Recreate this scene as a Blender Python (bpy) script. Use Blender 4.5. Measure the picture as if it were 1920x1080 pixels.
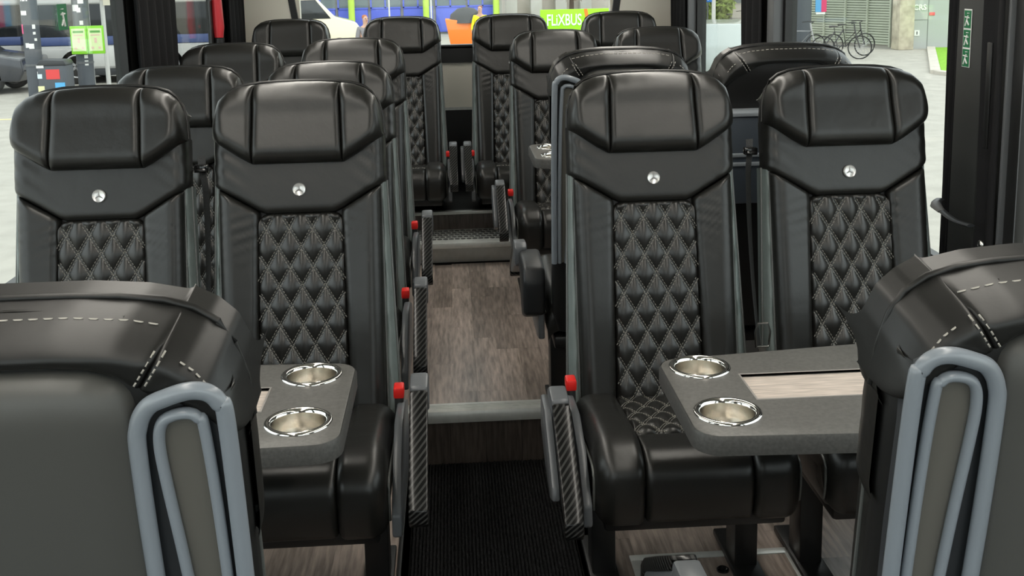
import bpy, bmesh, math, random
from math import sin, cos, pi, sqrt, radians
from mathutils import Vector, Matrix
random.seed(7)
for o in list(bpy.data.objects): bpy.data.objects.remove(o)
scene = bpy.context.scene
COL = scene.collection

# ------------------------------------------------------------------ camera
FPX, YP, PSI, TH, RO, CAMZ = 2000.0, 310.0, .0557, .1766, -.0225, 1.54
cw = Vector((sin(PSI)*cos(TH), cos(PSI)*cos(TH), -sin(TH)))
r0 = Vector((cos(PSI), -sin(PSI), 0)); u0 = r0.cross(cw)
cr = cos(RO)*r0 + sin(RO)*u0; cu = -sin(RO)*r0 + cos(RO)*u0
cd = bpy.data.cameras.new('camera'); cam = bpy.data.objects.new('camera', cd); COL.objects.link(cam)
cd.sensor_fit = 'HORIZONTAL'; cd.sensor_width = 36; cd.lens = FPX/1920*36
cd.shift_y = (YP-540)/1920; cd.clip_start = .02; cd.clip_end = 300
m = Matrix((cr, cu, -cw)).transposed().to_4x4(); m.translation = (0, 0, CAMZ); cam.matrix_world = m
scene.camera = cam

# ------------------------------------------------------------------ world, light, exposure
W = bpy.data.worlds.new('overcast'); scene.world = W; W.use_nodes = True
bg = W.node_tree.nodes['Background']; bg.inputs[0].default_value = (.90, .96, 1.0, 1); bg.inputs[1].default_value = 1.15
sd = bpy.data.lights.new('sun', 'SUN'); sun = bpy.data.objects.new('sun', sd); COL.objects.link(sun)
sd.energy = .7; sd.angle = radians(40); sd.color = (1, .97, .92); sun.rotation_euler = (radians(38), 0, radians(25))
LED = 24.0     # strength of the unseen LED strips added to brighten the cabin
vs = scene.view_settings
vs.view_transform = 'Standard'; vs.look = 'None'; vs.gamma = 1; vs.use_curve_mapping = False; vs.exposure = 1.06

# ------------------------------------------------------------------ materials
MATS = {}
def mat(name, col, rough=.5, metal=0, spec=.5, noise=0, nscale=8, bump=0, bscale=60, coat=0, stretch=None, emit=0, rnd=0):
    if name in MATS: return MATS[name]
    M = bpy.data.materials.new(name); M.use_nodes = True; MATS[name] = M
    nt = M.node_tree; b = nt.nodes['Principled BSDF']; L = nt.links.new
    b.inputs['Base Color'].default_value = (*col, 1); b.inputs['Roughness'].default_value = rough
    b.inputs['Metallic'].default_value = metal; b.inputs['Specular IOR Level'].default_value = spec
    if coat: b.inputs['Coat Weight'].default_value = coat; b.inputs['Coat Roughness'].default_value = .12
    tc = nt.nodes.new('ShaderNodeTexCoord'); mp = nt.nodes.new('ShaderNodeMapping'); L(tc.outputs['Object'], mp.inputs[0])
    if stretch: mp.inputs['Scale'].default_value = stretch
    if noise or rnd:
        n = nt.nodes.new('ShaderNodeTexNoise'); n.inputs['Scale'].default_value = nscale; n.inputs['Detail'].default_value = 6
        L(mp.outputs[0], n.inputs['Vector'])
        mr = nt.nodes.new('ShaderNodeMapRange'); mr.inputs[1].default_value = .3; mr.inputs[2].default_value = .7
        mr.inputs[3].default_value = 1-noise; mr.inputs[4].default_value = 1+noise; L(n.outputs[0], mr.inputs[0])
        src = mr.outputs[0]
        if rnd:
            oi = nt.nodes.new('ShaderNodeObjectInfo'); m2 = nt.nodes.new('ShaderNodeMapRange')
            m2.inputs[3].default_value = 1-rnd; m2.inputs[4].default_value = 1+rnd; L(oi.outputs['Random'], m2.inputs[0])
            mm = nt.nodes.new('ShaderNodeMath'); mm.operation = 'MULTIPLY'; L(src, mm.inputs[0]); L(m2.outputs[0], mm.inputs[1]); src = mm.outputs[0]
            va = nt.nodes.new('ShaderNodeVectorMath'); va.operation = 'ADD'; ml = nt.nodes.new('ShaderNodeVectorMath'); ml.operation = 'SCALE'
            ml.inputs['Scale'].default_value = 37.0; L(oi.outputs['Random'], ml.inputs[0]); L(mp.outputs[0], va.inputs[0]); L(ml.outputs[0], va.inputs[1]); L(va.outputs[0], n.inputs['Vector'])
        vm = nt.nodes.new('ShaderNodeVectorMath'); vm.operation = 'SCALE'; vm.inputs[0].default_value = col; L(src, vm.inputs['Scale'])
        L(vm.outputs[0], b.inputs['Base Color'])
    if bump:
        n2 = nt.nodes.new('ShaderNodeTexNoise'); n2.inputs['Scale'].default_value = bscale; n2.inputs['Detail'].default_value = 4
        L(mp.outputs[0], n2.inputs['Vector']); bp_ = nt.nodes.new('ShaderNodeBump'); bp_.inputs['Strength'].default_value = bump
        bp_.inputs['Distance'].default_value = .01; L(n2.outputs[0], bp_.inputs['Height']); L(bp_.outputs[0], b.inputs['Normal'])
    if emit:
        b.inputs['Emission Color'].default_value = (*col, 1); b.inputs['Emission Strength'].default_value = emit
    return M
LEA = mat('black_leather', (.0120, .0118, .0104), .35, spec=.58, bump=.10, bscale=22)
LEAB = mat('black_leather_back', (.009, .009, .0083), .40, spec=.5, bump=.05, bscale=25)
QUI = mat('quilted_leather', (.0145, .0142, .0128), .34, spec=.65)
THR = mat('grey_thread', (.26, .25, .22), .7)
WTHR = mat('pale_thread', (.42, .40, .36), .7)
PIP = mat('grey_piping', (.10, .105, .10), .3, spec=.6)
TEAL = mat('teal_grey_trim', (.15, .178, .172), .36, noise=.12, nscale=20)
SHELL = mat('black_shell', (.007, .007, .0068), .45)
GREY = mat('grey_plastic', (.12, .127, .135), .34)
DGREY = mat('dark_grey_plastic', (.034, .037, .041), .42)
GRIP = mat('blue_grey_grip_plastic', (.25, .28, .315), .28, spec=.7)
INS = mat('grip_insert_grey', (.13, .125, .11), .3)
PAN = mat('grey_back_panel', (.080, .080, .075), .42, bump=.04, bscale=25)
BLK = mat('black_plastic', (.010, .010, .010), .4)
GBLK = mat('gloss_black', (.008, .008, .008), .12)
RED = mat('red_button', (.75, .02, .015), .35)
CHR = mat('chrome', (.82, .80, .76), .10, metal=1)
ALU = mat('brushed_aluminium', (.62, .63, .60), .35, metal=.35, noise=.06, nscale=40)
SATIN = mat('satin_badge', (.75, .74, .72), .25, metal=.6)
STARM = mat('badge_star', (.28, .28, .28), .3, metal=.6)
TAB = mat('charcoal_table_laminate', (.115, .112, .104), .42, noise=.18, nscale=120)
TABE = mat('charcoal_table_edge', (.075, .074, .07), .5, noise=.2, nscale=150)
TWOOD = mat('table_wood', (.58, .50, .44), .4, noise=.25, nscale=5, stretch=(3, 30, 3))
WOOD = mat('vinyl_oak_plank', (.31, .25, .215), .28, noise=.42, nscale=4, stretch=(22, 2.0, 2), bump=.05, bscale=30, rnd=.30)
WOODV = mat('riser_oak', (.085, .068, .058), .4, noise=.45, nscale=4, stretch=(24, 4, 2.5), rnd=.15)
CARP = mat('black_ribbed_carpet', (.016, .016, .0165), .95, spec=.15, noise=.5, nscale=80, bump=.6, bscale=150)
CREAM = mat('cream_panel', (.84, .81, .71), .6)
CEIL = mat('ceiling_cloth', (.55, .54, .50), .8)
BELT = mat('belt_webbing', (.02, .02, .02), .6, bump=.3, bscale=300)
CURT = mat('black_curtain_cloth', (.010, .010, .011), .8, spec=.25, bump=.1, bscale=200)
PILL = mat('charcoal_pillar_trim', (.030, .032, .031), .6)
LINE = mat('grey_rail', (.10, .105, .11), .4)
GREEN = mat('safety_green', (.01, .16, .06), .4)
WHITE = mat('white_paint', (.80, .80, .78), .5)

def carbon():
    M = bpy.data.materials.new('carbon_twill'); M.use_nodes = True; nt = M.node_tree; b = nt.nodes['Principled BSDF']; L = nt.links.new
    tc = nt.nodes.new('ShaderNodeTexCoord'); mp = nt.nodes.new('ShaderNodeMapping'); L(tc.outputs['Object'], mp.inputs[0])
    mp.inputs['Rotation'].default_value = (radians(0), radians(38), 0)
    wv = nt.nodes.new('ShaderNodeTexWave'); wv.wave_type = 'BANDS'; wv.bands_direction = 'Z'; wv.inputs['Scale'].default_value = 34; wv.inputs['Distortion'].default_value = .3
    L(mp.outputs[0], wv.inputs[0]); cr_ = nt.nodes.new('ShaderNodeValToRGB'); L(wv.outputs[0], cr_.inputs[0])
    cr_.color_ramp.elements[0].position = .55; cr_.color_ramp.elements[0].color = (.004, .004, .004, 1)
    cr_.color_ramp.elements[1].position = .8; cr_.color_ramp.elements[1].color = (.05, .05, .048, 1)
    L(cr_.outputs[0], b.inputs['Base Color']); b.inputs['Roughness'].default_value = .3; b.inputs['Specular IOR Level'].default_value = .15; b.inputs['Coat Weight'].default_value = .25; b.inputs['Coat Roughness'].default_value = .1
    return M
CARB = carbon()
def glass(name, tint):
    M = bpy.data.materials.new(name); M.use_nodes = True; nt = M.node_tree; nt.nodes.clear(); L = nt.links.new
    out = nt.nodes.new('ShaderNodeOutputMaterial'); tr = nt.nodes.new('ShaderNodeBsdfTransparent'); tr.inputs[0].default_value = (*tint, 1)
    gl = nt.nodes.new('ShaderNodeBsdfGlossy'); gl.inputs['Roughness'].default_value = .02; mx = nt.nodes.new('ShaderNodeMixShader')
    lw = nt.nodes.new('ShaderNodeLayerWeight'); lw.inputs[0].default_value = .5
    pw = nt.nodes.new('ShaderNodeMath'); pw.operation = 'POWER'; pw.inputs[1].default_value = 5; L(lw.outputs['Facing'], pw.inputs[0])
    ma = nt.nodes.new('ShaderNodeMath'); ma.operation = 'MULTIPLY_ADD'; ma.inputs[1].default_value = .8; ma.inputs[2].default_value = .02; L(pw.outputs[0], ma.inputs[0])
    L(ma.outputs[0], mx.inputs[0]); L(tr.outputs[0], mx.inputs[1]); L(gl.outputs[0], mx.inputs[2]); L(mx.outputs[0], out.inputs[0])
    return M
GLASS = glass('window_glass', (.93, .95, .93))

# ------------------------------------------------------------------ mesh helpers
def setp(o, label=None, cat=None, group=None, kind=None):
    if label: o['label'] = label
    if cat: o['category'] = cat
    if group: o['group'] = group
    if kind: o['kind'] = kind
    return o
def mesh(name, V, F, M, smooth=40):
    me = bpy.data.meshes.new(name); me.from_pydata([tuple(v) for v in V], [], F)
    for k in (M if isinstance(M, (list, tuple)) else [M]): me.materials.append(k)
    if smooth:
        me.polygons.foreach_set('use_smooth', [True]*len(me.polygons)); me.set_sharp_from_angle(angle=radians(smooth))
    me.update(); return me
def obj(name, me, parent=None, loc=(0, 0, 0), rot=(0, 0, 0), scale=(1, 1, 1)):
    o = bpy.data.objects.new(name, me); COL.objects.link(o); o.location = loc; o.rotation_euler = rot; o.scale = scale
    if parent: o.parent = parent
    return o
def empty(name, loc=(0, 0, 0), rz=0):
    o = bpy.data.objects.new(name, None); COL.objects.link(o); o.location = loc; o.rotation_euler = (0, 0, rz); o.empty_display_size = .1; return o
def cat_rom(P, n=8, closed=False):
    P = [Vector(p) for p in P]; out = []; N = len(P)
    rng = range(N if closed else N-1)
    for i in rng:
        a = P[(i-1) % N] if closed or i > 0 else P[0]; b = P[i]; c = P[(i+1) % N]
        d = P[(i+2) % N] if closed or i < N-2 else P[-1]
        for k in range(n):
            t = k/n; out.append(.5*((2*b)+(c-a)*t+(2*a-5*b+4*c-d)*t*t+(3*b-3*c+d-a)*t**3))
    if not closed: out.append(P[-1])
    return out
class MB:
    def __init__(s): s.V = []; s.F = []; s.mi = []
    def add(s, V, F, mi=0):
        k = len(s.V); s.V += [tuple(v) for v in V]; s.F += [tuple(i+k for i in f) for f in F]; s.mi += [mi]*len(F); return s
    def box(s, x0, x1, y0, y1, z0, z1, mi=0):
        V = [(x, y, z) for z in (z0, z1) for y in (y0, y1) for x in (x0, x1)]
        return s.add(V, [(0, 2, 3, 1), (4, 5, 7, 6), (0, 1, 5, 4), (2, 6, 7, 3), (0, 4, 6, 2), (1, 3, 7, 5)], mi)
    def obox(s, c, ax, ay, az, mi=0):
        c, ax, ay, az = map(Vector, (c, ax, ay, az))
        V = [c+i*ax+j*ay+k*az for k in (-1, 1) for j in (-1, 1) for i in (-1, 1)]
        return s.add(V, [(0, 2, 3, 1), (4, 5, 7, 6), (0, 1, 5, 4), (2, 6, 7, 3), (0, 4, 6, 2), (1, 3, 7, 5)], mi)
    def tube(s, P, r, n=8, closed=False, flat=1.0, nrm=None, mi=0):
        P = [Vector(p) for p in P]; N = len(P); V = []; F = []
        up = Vector(nrm) if nrm else None
        for i, p in enumerate(P):
            t = (P[(i+1) % N] if closed or i < N-1 else P[i]) - (P[i-1] if closed or i > 0 else P[i])
            if t.length < 1e-9: t = Vector((0, 0, 1))
            t.normalize()
            ref = up if up is not None else (Vector((0, 0, 1)) if abs(t.z) < .9 else Vector((1, 0, 0)))
            a = t.cross(ref).normalized(); b = a.cross(t).normalized()
            rr = r[i] if isinstance(r, (list, tuple)) else r
            for k in range(n):
                an = 2*pi*k/n; V.append(p + a*(rr*cos(an)) + b*(rr*flat*sin(an)))
        for i in range(N if closed else N-1):
            for k in range(n):
                j = (i+1) % N; F.append((i*n+k, i*n+(k+1) % n, j*n+(k+1) % n, j*n+k))
        if not closed: F.append(tuple(range(n-1, -1, -1))); F.append(tuple((N-1)*n+k for k in range(n)))
        return s.add(V, F, mi)
    def lathe(s, prof, n=32, c=(0, 0, 0), mi=0, cap=False):
        V = []; F = []; m_ = len(prof)
        for r, z in prof:
            for k in range(n): a = 2*pi*k/n; V.append((c[0]+r*cos(a), c[1]+r*sin(a), c[2]+z))
        for i in range(m_-1):
            for k in range(n): F.append((i*n+k, i*n+(k+1) % n, (i+1)*n+(k+1) % n, (i+1)*n+k))
        if cap: F.append(tuple((m_-1)*n+k for k in range(n))); F.append(tuple(range(n-1, -1, -1)))
        return s.add(V, F, mi)
    def prism(s, out, x0, x1, axis='x', mi=0):
        n = len(out)
        def P(a, b, h): return {'x': (h, a, b), 'y': (a, h, b), 'z': (a, b, h)}[axis]
        V = [P(a, b, x0) for a, b in out]+[P(a, b, x1) for a, b in out]
        F = [tuple(range(n-1, -1, -1)), tuple(range(n, 2*n))]+[(i, (i+1) % n, n+(i+1) % n, n+i) for i in range(n)]
        return s.add(V, F, mi)
    def mesh(s, name, M, smooth=40, bevel=0, seg=2):
        me = bpy.data.meshes.new(name); me.from_pydata(s.V, [], s.F)
        for k in (M if isinstance(M, (list, tuple)) else [M]): me.materials.append(k)
        me.polygons.foreach_set('material_index', s.mi)
        bm = bmesh.new(); bm.from_mesh(me); bmesh.ops.recalc_face_normals(bm, faces=bm.faces)
        if bevel: bmesh.ops.bevel(bm, geom=[e for e in bm.edges if len(e.link_faces) == 2 and e.calc_face_angle(0) > .5], offset=bevel, segments=seg, affect='EDGES', profile=.5, clamp_overlap=True)
        bm.to_mesh(me); bm.free()
        if smooth: me.polygons.foreach_set('use_smooth', [True]*len(me.polygons)); me.set_sharp_from_angle(angle=radians(smooth))
        me.update(); return me
def bevelled(name, M, bx, b=.006, seg=2, smooth=40):
    return MB().box(*bx).mesh(name, M, smooth, b, seg)
def polyat(P, s):
    """point on polyline P (list of 2-tuples) at fraction s of its length"""
    L = [0]
    for a, b in zip(P, P[1:]): L.append(L[-1]+math.hypot(b[0]-a[0], b[1]-a[1]))
    t = s*L[-1]
    for i in range(len(P)-1):
        if t <= L[i+1] or i == len(P)-2:
            k = (t-L[i])/max(L[i+1]-L[i], 1e-9); return (P[i][0]+(P[i+1][0]-P[i][0])*k, P[i][1]+(P[i+1][1]-P[i][1])*k)
def rnd(x): x = max(0, min(1, x)); return sqrt(max(0, 1-(1-x)**2))
def pad(name, B, T, fmap, top, edges, M, ns=24, nt=24, skirt=.02, uniform=False, extra=None, byu=False):
    """four-sided upholstered panel between bottom polyline B and top polyline T; edges = ((r,drop) left,right,bottom,top)"""
    def cl(i, n):
        x = i/n; return x if uniform else .6*(.5-.5*cos(pi*x))+.4*x
    def at(P, s):
        if byu:
            u = P[0][0]+(P[-1][0]-P[0][0])*s
            for a, b in zip(P, P[1:]):
                if u <= b[0]+1e-9: k = (u-a[0])/max(b[0]-a[0], 1e-9); return (u, a[1]+(b[1]-a[1])*k)
            return P[-1]
        return polyat(P, s)
    S = [cl(i, ns) for i in range(ns+1)]; Tt = [cl(i, nt) for i in range(nt+1)]
    Bs = [at(B, s) for s in S]; Ts = [at(T, s) for s in S]
    W_ = [math.hypot(B[-1][0]-B[0][0], B[-1][1]-B[0][1]), math.hypot(T[-1][0]-T[0][0], T[-1][1]-T[0][1])]
    V = []
    for j in range(-1, nt+2):
        jj = max(0, min(nt, j)); t = Tt[jj]
        for i in range(-1, ns+2):
            ii = max(0, min(ns, i)); s = S[ii]; b, c = Bs[ii], Ts[ii]
            u = b[0]+(c[0]-b[0])*t; v = b[1]+(c[1]-b[1])*t
            w_ = W_[0]+(W_[1]-W_[0])*t; h = math.hypot(c[0]-b[0], c[1]-b[1])
            d = (s*w_, (1-s)*w_, t*h, (1-t)*h)
            n = top(u, v)
            for k in range(4):
                if edges[k]: r, dr = edges[k]; n -= dr*(1-rnd(d[k]/r))
            if extra: n += extra(u, v)*min(1, min(d)/.008)
            if i != ii or j != jj: n -= skirt
            V.append(fmap(u, v, n))
    w2 = ns+3; F = [(j*w2+i, j*w2+i+1, (j+1)*w2+i+1, (j+1)*w2+i) for j in range(nt+2) for i in range(ns+2)]
    return mesh(name, V, F, M, smooth=75)
def dash(mb, P, fmap, n, ln=.006, gap=.0035, w=.0011, h=.0012, mi=0):
    """stitches along a polyline of (u,v); n(u,v) is the surface height"""
    L = sum(math.hypot(b[0]-a[0], b[1]-a[1]) for a, b in zip(P, P[1:])); k = int(L/(ln+gap))
    for i in range(k):
        a = polyat(P, (i*(ln+gap))/L); b = polyat(P, (i*(ln+gap)+ln)/L)
        dx, dy = b[0]-a[0], b[1]-a[1]; q = math.hypot(dx, dy) or 1; px, py = -dy/q*w, dx/q*w
        V = [fmap(a[0]+px, a[1]+py, n(*a)), fmap(a[0]-px, a[1]-py, n(*a)), fmap(b[0]-px, b[1]-py, n(*b)), fmap(b[0]+px, b[1]+py, n(*b)),
             fmap((a[0]*.75+b[0]*.25), (a[1]*.75+b[1]*.25), n(*a)+h), fmap((a[0]*.25+b[0]*.75), (a[1]*.25+b[1]*.75), n(*b)+h)]
        mb.add(V, [(0, 1, 4), (1, 2, 5, 4), (2, 3, 5), (3, 0, 4, 5)], mi)

# ------------------------------------------------------------------ the seat, built once as shared meshes
AL, ZC = .21, .40
def bp(u, v, n): return (u, v*sin(AL)-n*cos(AL), ZC+v*cos(AL)+n*sin(AL))        # front of the backrest
def bb(u, v, n): return bp(-u, v, -.085-n)                                       # back of the backrest
SM = {}
def seat_meshes():
    # backrest shell
    hw = [(-.06, .205), (0, .222), (.3, .224), (.6, .222), (.735, .222), (.79, .217), (.83, .202), (.855, .178), (.868, .145), (.874, .10)]
    def HW(v):
        for a, b in zip(hw, hw[1:]):
            if v <= b[0]: return a[1]+(b[1]-a[1])*(v-a[0])/(b[0]-a[0])
        return hw[-1][1]
    vs_ = [-.06, -.03, 0, .1, .2, .3, .4, .5, .58, .64, .69, .73, .76, .785, .805, .825, .84, .85, .858, .865, .87, .874]
    V = []; F = []; NS = 28
    for v in vs_:
        h = HW(v); e = max(0, (v-.80)/.084); n0, n1 = -.085+.02*e**2, .004-.02*e**2
        for k in range(NS):
            a = 2*pi*k/NS; cx = abs(cos(a))**.35*(1 if cos(a) >= 0 else -1); cy = abs(sin(a))**.5*(1 if sin(a) >= 0 else -1)
            V.append(bp(h*cx, v, (n0+n1)/2+(n1-n0)/2*cy))
    m_ = len(vs_)
    for i in range(m_-1):
        for k in range(NS): F.append((i*NS+k, i*NS+(k+1) % NS, (i+1)*NS+(k+1) % NS, (i+1)*NS+k))
    F.append(tuple(range(NS-1, -1, -1))); F.append(tuple((m_-1)*NS+k for k in range(NS)))
    mb = MB().add(V, F); SM['shell'] = mb.mesh('backrest_shell', SHELL, 60)
    # headrest panels
    ht = lambda u, v: .066+.30*u*u+.016*max(0, (.80-v)/.13)
    SM['head_c'] = pad('headrest_center', [(-.119, .667), (.119, .667)], [(-.113, .883), (-.06, .8875), (0, .889), (.06, .8875), (.113, .883)], bp, ht,
                       ((.016, .014), (.016, .014), (.045, .038), (.055, .060)), LEA, 26, 30, .04, byu=True)
    R_B = [(.119, .667), (.15, .684), (.227, .736)]; R_T = [(.113, .883), (.15, .877), (.182, .864), (.206, .842), (.220, .808)]
    SM['head_r'] = pad('headrest_side', R_B, R_T, bp, ht, ((.016, .014), (.05, .058), (.04, .036), (.05, .056)), LEA, 22, 26, .04)
    fl = lambda P: [(-a, b) for a, b in reversed(P)]
    SM['head_l'] = pad('headrest_side', fl(R_B), fl(R_T), bp, ht, ((.05, .058), (.016, .014), (.04, .036), (.05, .056)), LEA, 22, 26, .04)
    # yoke
    def wr(u, v): return .0016*sin(u*95+v*140)*max(0, (abs(u)-.13)/.09)
    SM['yoke'] = pad('yoke_panel', [(-.228, .612), (-.20, .596), (-.106, .540), (-.09, .533), (.09, .533), (.106, .540), (.20, .596), (.228, .612)],
                     [(-.228, .742), (-.119, .672), (.119, .672), (.228, .742)], bp, lambda u, v: .034+.15*u*u,
                     ((.035, .045), (.035, .045), (.020, .018), None), LEA, 60, 16, .03, extra=wr, byu=True)
    # bolsters
    def wb(u, v): return .0018*max(0, 1-abs(v-.47)/.10)*sin(v*210+abs(u)*60)
    RB = [(.121, -.02), (.213, -.02)]; RT = [(.108, .539), (.118, .545), (.20, .594), (.216, .604)]
    tb = lambda u, v: .040+.16*max(0, abs(u)-.12)
    SM['bol_r'] = pad('bolster', RB, RT, bp, tb, ((.022, .024), (.045, .042), (.03, .02), (.014, .012)), LEA, 22, 50, .03, extra=wb)
    SM['bol_l'] = pad('bolster', fl(RB), fl(RT), bp, tb, ((.045, .042), (.022, .024), (.03, .02), (.014, .012)), LEA, 22, 50, .03, extra=wb)
    # quilted centre
    QW, QH = .0605, .1035
    def quilt(u, v, A=.0135):
        p = u/QW+(v-.03)/QH; q = u/QW-(v-.03)/QH
        return A*(abs(sin(pi*p))*abs(sin(pi*q)))**.55
    qe = ((.012, .010), (.012, .010), (.012, .01), (.012, .010)); qtop = lambda u, v: .024
    QB = [(-.119, 0), (.119, 0)]; QT = [(-.117, .500), (-.113, .518), (-.100, .531), (-.08, .536), (.08, .536), (.100, .531), (.113, .518), (.117, .500)]
    SM['quilt'] = pad('quilted_panel', QB, QT, bp, qtop, qe, QUI, 84, 150, .02, uniform=True, extra=quilt, byu=True)
    mb = MB()
    def inside(u, v): return abs(u) < .113 and .006 < v < .528-max(0, (abs(u)-.09))*1.0
    def qstitch(mb, fmap, inside, h0, v0, v1):
        for sgn in (1, -1):
            for k in range(-14, 18):
                seg = []
                for st in range(0, 400):
                    v = v0+(v1-v0)*st/400; u = (k-sgn*(v-.03)/QH)*QW
                    if inside(u, v): seg.append((u, v))
                if len(seg) < 6: continue
                dx, dy = seg[-1][0]-seg[0][0], seg[-1][1]-seg[0][1]; q = math.hypot(dx, dy)
                for off in (-.0034, .0034):
                    P = [(a-dy/q*off, b+dx/q*off) for a, b in (seg[0], seg[-1])]
                    dash(mb, P, fmap, h0, .0062, .0030, .0010, .0013)
    qstitch(mb, bp, inside, lambda u, v: .024+quilt(u, v)+.0002, 0, .53)
    SM['quilt_st'] = mb.mesh('stitching', THR, 0)
    # piping and side trim
    def side(v): return .216-.002*min(1, max(0, v)/.6)
    def wid(v): return .034*(1-.55*min(1, max(0, v)/.6))
    for s, k in ((1, 'r'), (-1, 'l')):
        vv = [i*.0205-.02 for i in range(32)]
        SM['pipe_'+k] = MB().tube([bp(s*(side(v)+.001), v, .008) for v in vv], .0034, 8).mesh('piping', PIP, 60)
        V = []; F = []
        for i, v in enumerate(vv):
            e = side(v); w_ = wid(v)
            for j in range(7):
                t = j/6; V.append(bp(s*(e+w_*t), v, .004+.010*sin(pi*min(1, t*1.2))-.022*t*t+.0016*sin(i*.9+j*1.3)*(0 < j < 6)))
            V.append(bp(s*(e+w_*.8), v, -.07))
        for i in range(31):
            for j in range(7): F.append((i*8+j, i*8+j+1, (i+1)*8+j+1, (i+1)*8+j))
        SM['trim_'+k] = MB().add(V, F).mesh('side_trim', TEAL, 60)
        SM['pipeb_'+k] = MB().tube([bp(s*(side(v)+wid(v)), v, -.017) for v in vv], .0034, 8).mesh('piping', PIP, 60)
    ct = [(.226, .742), (.223, .79), (.213, .83), (.198, .856), (.175, .873), (.145, .883), (.10, .889), (.05, .891), (0, .8915)]
    ct = ct+[(-a, b) for a, b in reversed(ct[:-1])]
    SM['rim'] = MB().tube([bp(a, b, -.006) for a, b in ct], .0045, 8).mesh('rim_piping', LEAB, 60)
    # badge with three-pointed star
    c = (0, .597)
    V = []; F = []; n = 28; prof = ((.0175, .036), (.0175, .040), (.0160, .0415), (.0135, .0400), (0.0, .0402))
    for r, h in prof:
        for k in range(n): V.append(bp(r*cos(2*pi*k/n), c[1]+r*sin(2*pi*k/n), h))
    for i in range(len(prof)-1):
        for k in range(n): F.append((i*n+k, i*n+(k+1) % n, (i+1)*n+(k+1) % n, (i+1)*n+k))
    SM['badge'] = MB().add(V, F).mesh('badge', SATIN, 50)
    V = []; F = []
    for k in range(3):
        a = pi/2+k*2*pi/3
        q = [(.0128*cos(a), .0128*sin(a)), (.0026*cos(a+pi/3), .0026*sin(a+pi/3)), (0, 0), (.0026*cos(a-pi/3), .0026*sin(a-pi/3))]
        b0 = len(V)
        for h in (.0402, .0416):
            for x, y in q: V.append(bp(x, c[1]+y, h+(0.0006 if (x, y) == (0, 0) else 0)))
        F += [(b0+4, b0+7, b0+6, b0+5)]+[(b0+i, b0+(i+1) % 4, b0+4+(i+1) % 4, b0+4+i) for i in range(4)]
    SM['star'] = MB().add(V, F).mesh('star', STARM, 0)
    # cushion: coordinates x, arc v, offset n along a curved profile
    PR = cat_rom([(.452, .284, 0), (.476, .297, 0), (.489, .335, 0), (.492, .385, 0), (.482, .425, 0), (.452, .449, 0), (.40, .456, 0), (.28, .446, 0), (.12, .425, 0), (0, .412, 0), (-.05, .408, 0)], 6)
    AL_ = [0]
    for a, b in zip(PR, PR[1:]): AL_.append(AL_[-1]+(b-a).length)
    TOT = AL_[-1]
    def cp(u, v, n):
        v = max(0, min(TOT, v))
        for i in range(len(PR)-1):
            if v <= AL_[i+1] or i == len(PR)-2: break
        k = (v-AL_[i])/(AL_[i+1]-AL_[i]); p = PR[i]+(PR[i+1]-PR[i])*k
        def tn(j): return (PR[min(j+1, len(PR)-1)]-PR[max(j-1, 0)]).normalized()
        t = (tn(i)*(1-k)+tn(i+1)*k).normalized()
        # outward normal of (d,z): path runs up the front then back (d decreasing): normal = (t.z -> d, ...)
        nd, nz = t.y, -t.x
        return (u, -(p.x+nd*n), p.y+nz*n)
    SP = .315; x0 = .126
    SM['cus_front'] = pad('cushion_front', [(-x0, 0), (x0, 0)], [(-x0, SP), (x0, SP)], cp, lambda u, v: .0, ((.016, .014), (.016, .014), (.03, .02), (.014, .012)), LEA, 26, 40, .03)
    SM['cus_quilt'] = pad('cushion_quilt', [(-x0, SP), (x0, SP)], [(-x0, TOT), (x0, TOT)], cp, lambda u, v: -.006, ((.012, .01), (.012, .01), (.012, .01), (.012, .01)), QUI, 70, 90, .03, uniform=True, extra=quilt)
    mb = MB(); qstitch(mb, cp, lambda u, v: abs(u) < x0-.006 and SP+.005 < v < TOT-.06, lambda u, v: -.006+quilt(u, v)+.0002, SP, TOT-.05)
    SM['cusq_st'] = mb.mesh('stitching', THR, 0)
    tcb = lambda u, v: .004+.016*min(1, max(0, (v-.12)/.15))
    SM['cus_r'] = pad('cushion_bolster', [(x0, 0), (.240, 0)], [(x0, TOT-.02), (.235, TOT-.02)], cp, tcb, ((.020, .018), (.045, .050), (.03, .02), (.10, .06)), LEA, 22, 60, .05)
    SM['cus_l'] = pad('cushion_bolster', [(-.240, 0), (-x0, 0)], [(-.235, TOT-.02), (-x0, TOT-.02)], cp, tcb, ((.045, .050), (.020, .018), (.03, .02), (.10, .06)), LEA, 22, 60, .05)
    for s, k in ((1, 'r'), (-1, 'l')):
        SM['cpipe_'+k] = MB().tube([cp(s*.241, v, -.036) for v in [i*TOT/40 for i in range(2, 38)]], .0034, 8).mesh('piping', PIP, 60)
        SM['cside_'+k] = MB().prism([(-.03, .30), (-.03, .385), (-.30, .41), (-.44, .41), (-.465, .37), (-.455, .305), (-.43, .295)], s*.205, s*.234, 'x').mesh('cushion_side', LEA, 40, .008)
    SM['base'] = MB().box(-.215, .215, -.44, .03, .255, .30).mesh('seat_base', BLK, 40, .01)
    SM['pivotbar'] = MB().tube([(-.20, .03, .36), (.20, .03, .36)], .03, 10).mesh('recline_bar', BLK, 40)
    SM['leg'] = MB().box(-.03, .03, -.045, .045, 0, .27).box(-.038, .038, -.13, .15, 0, .018).mesh('leg', BLK, 40, .004)
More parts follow.
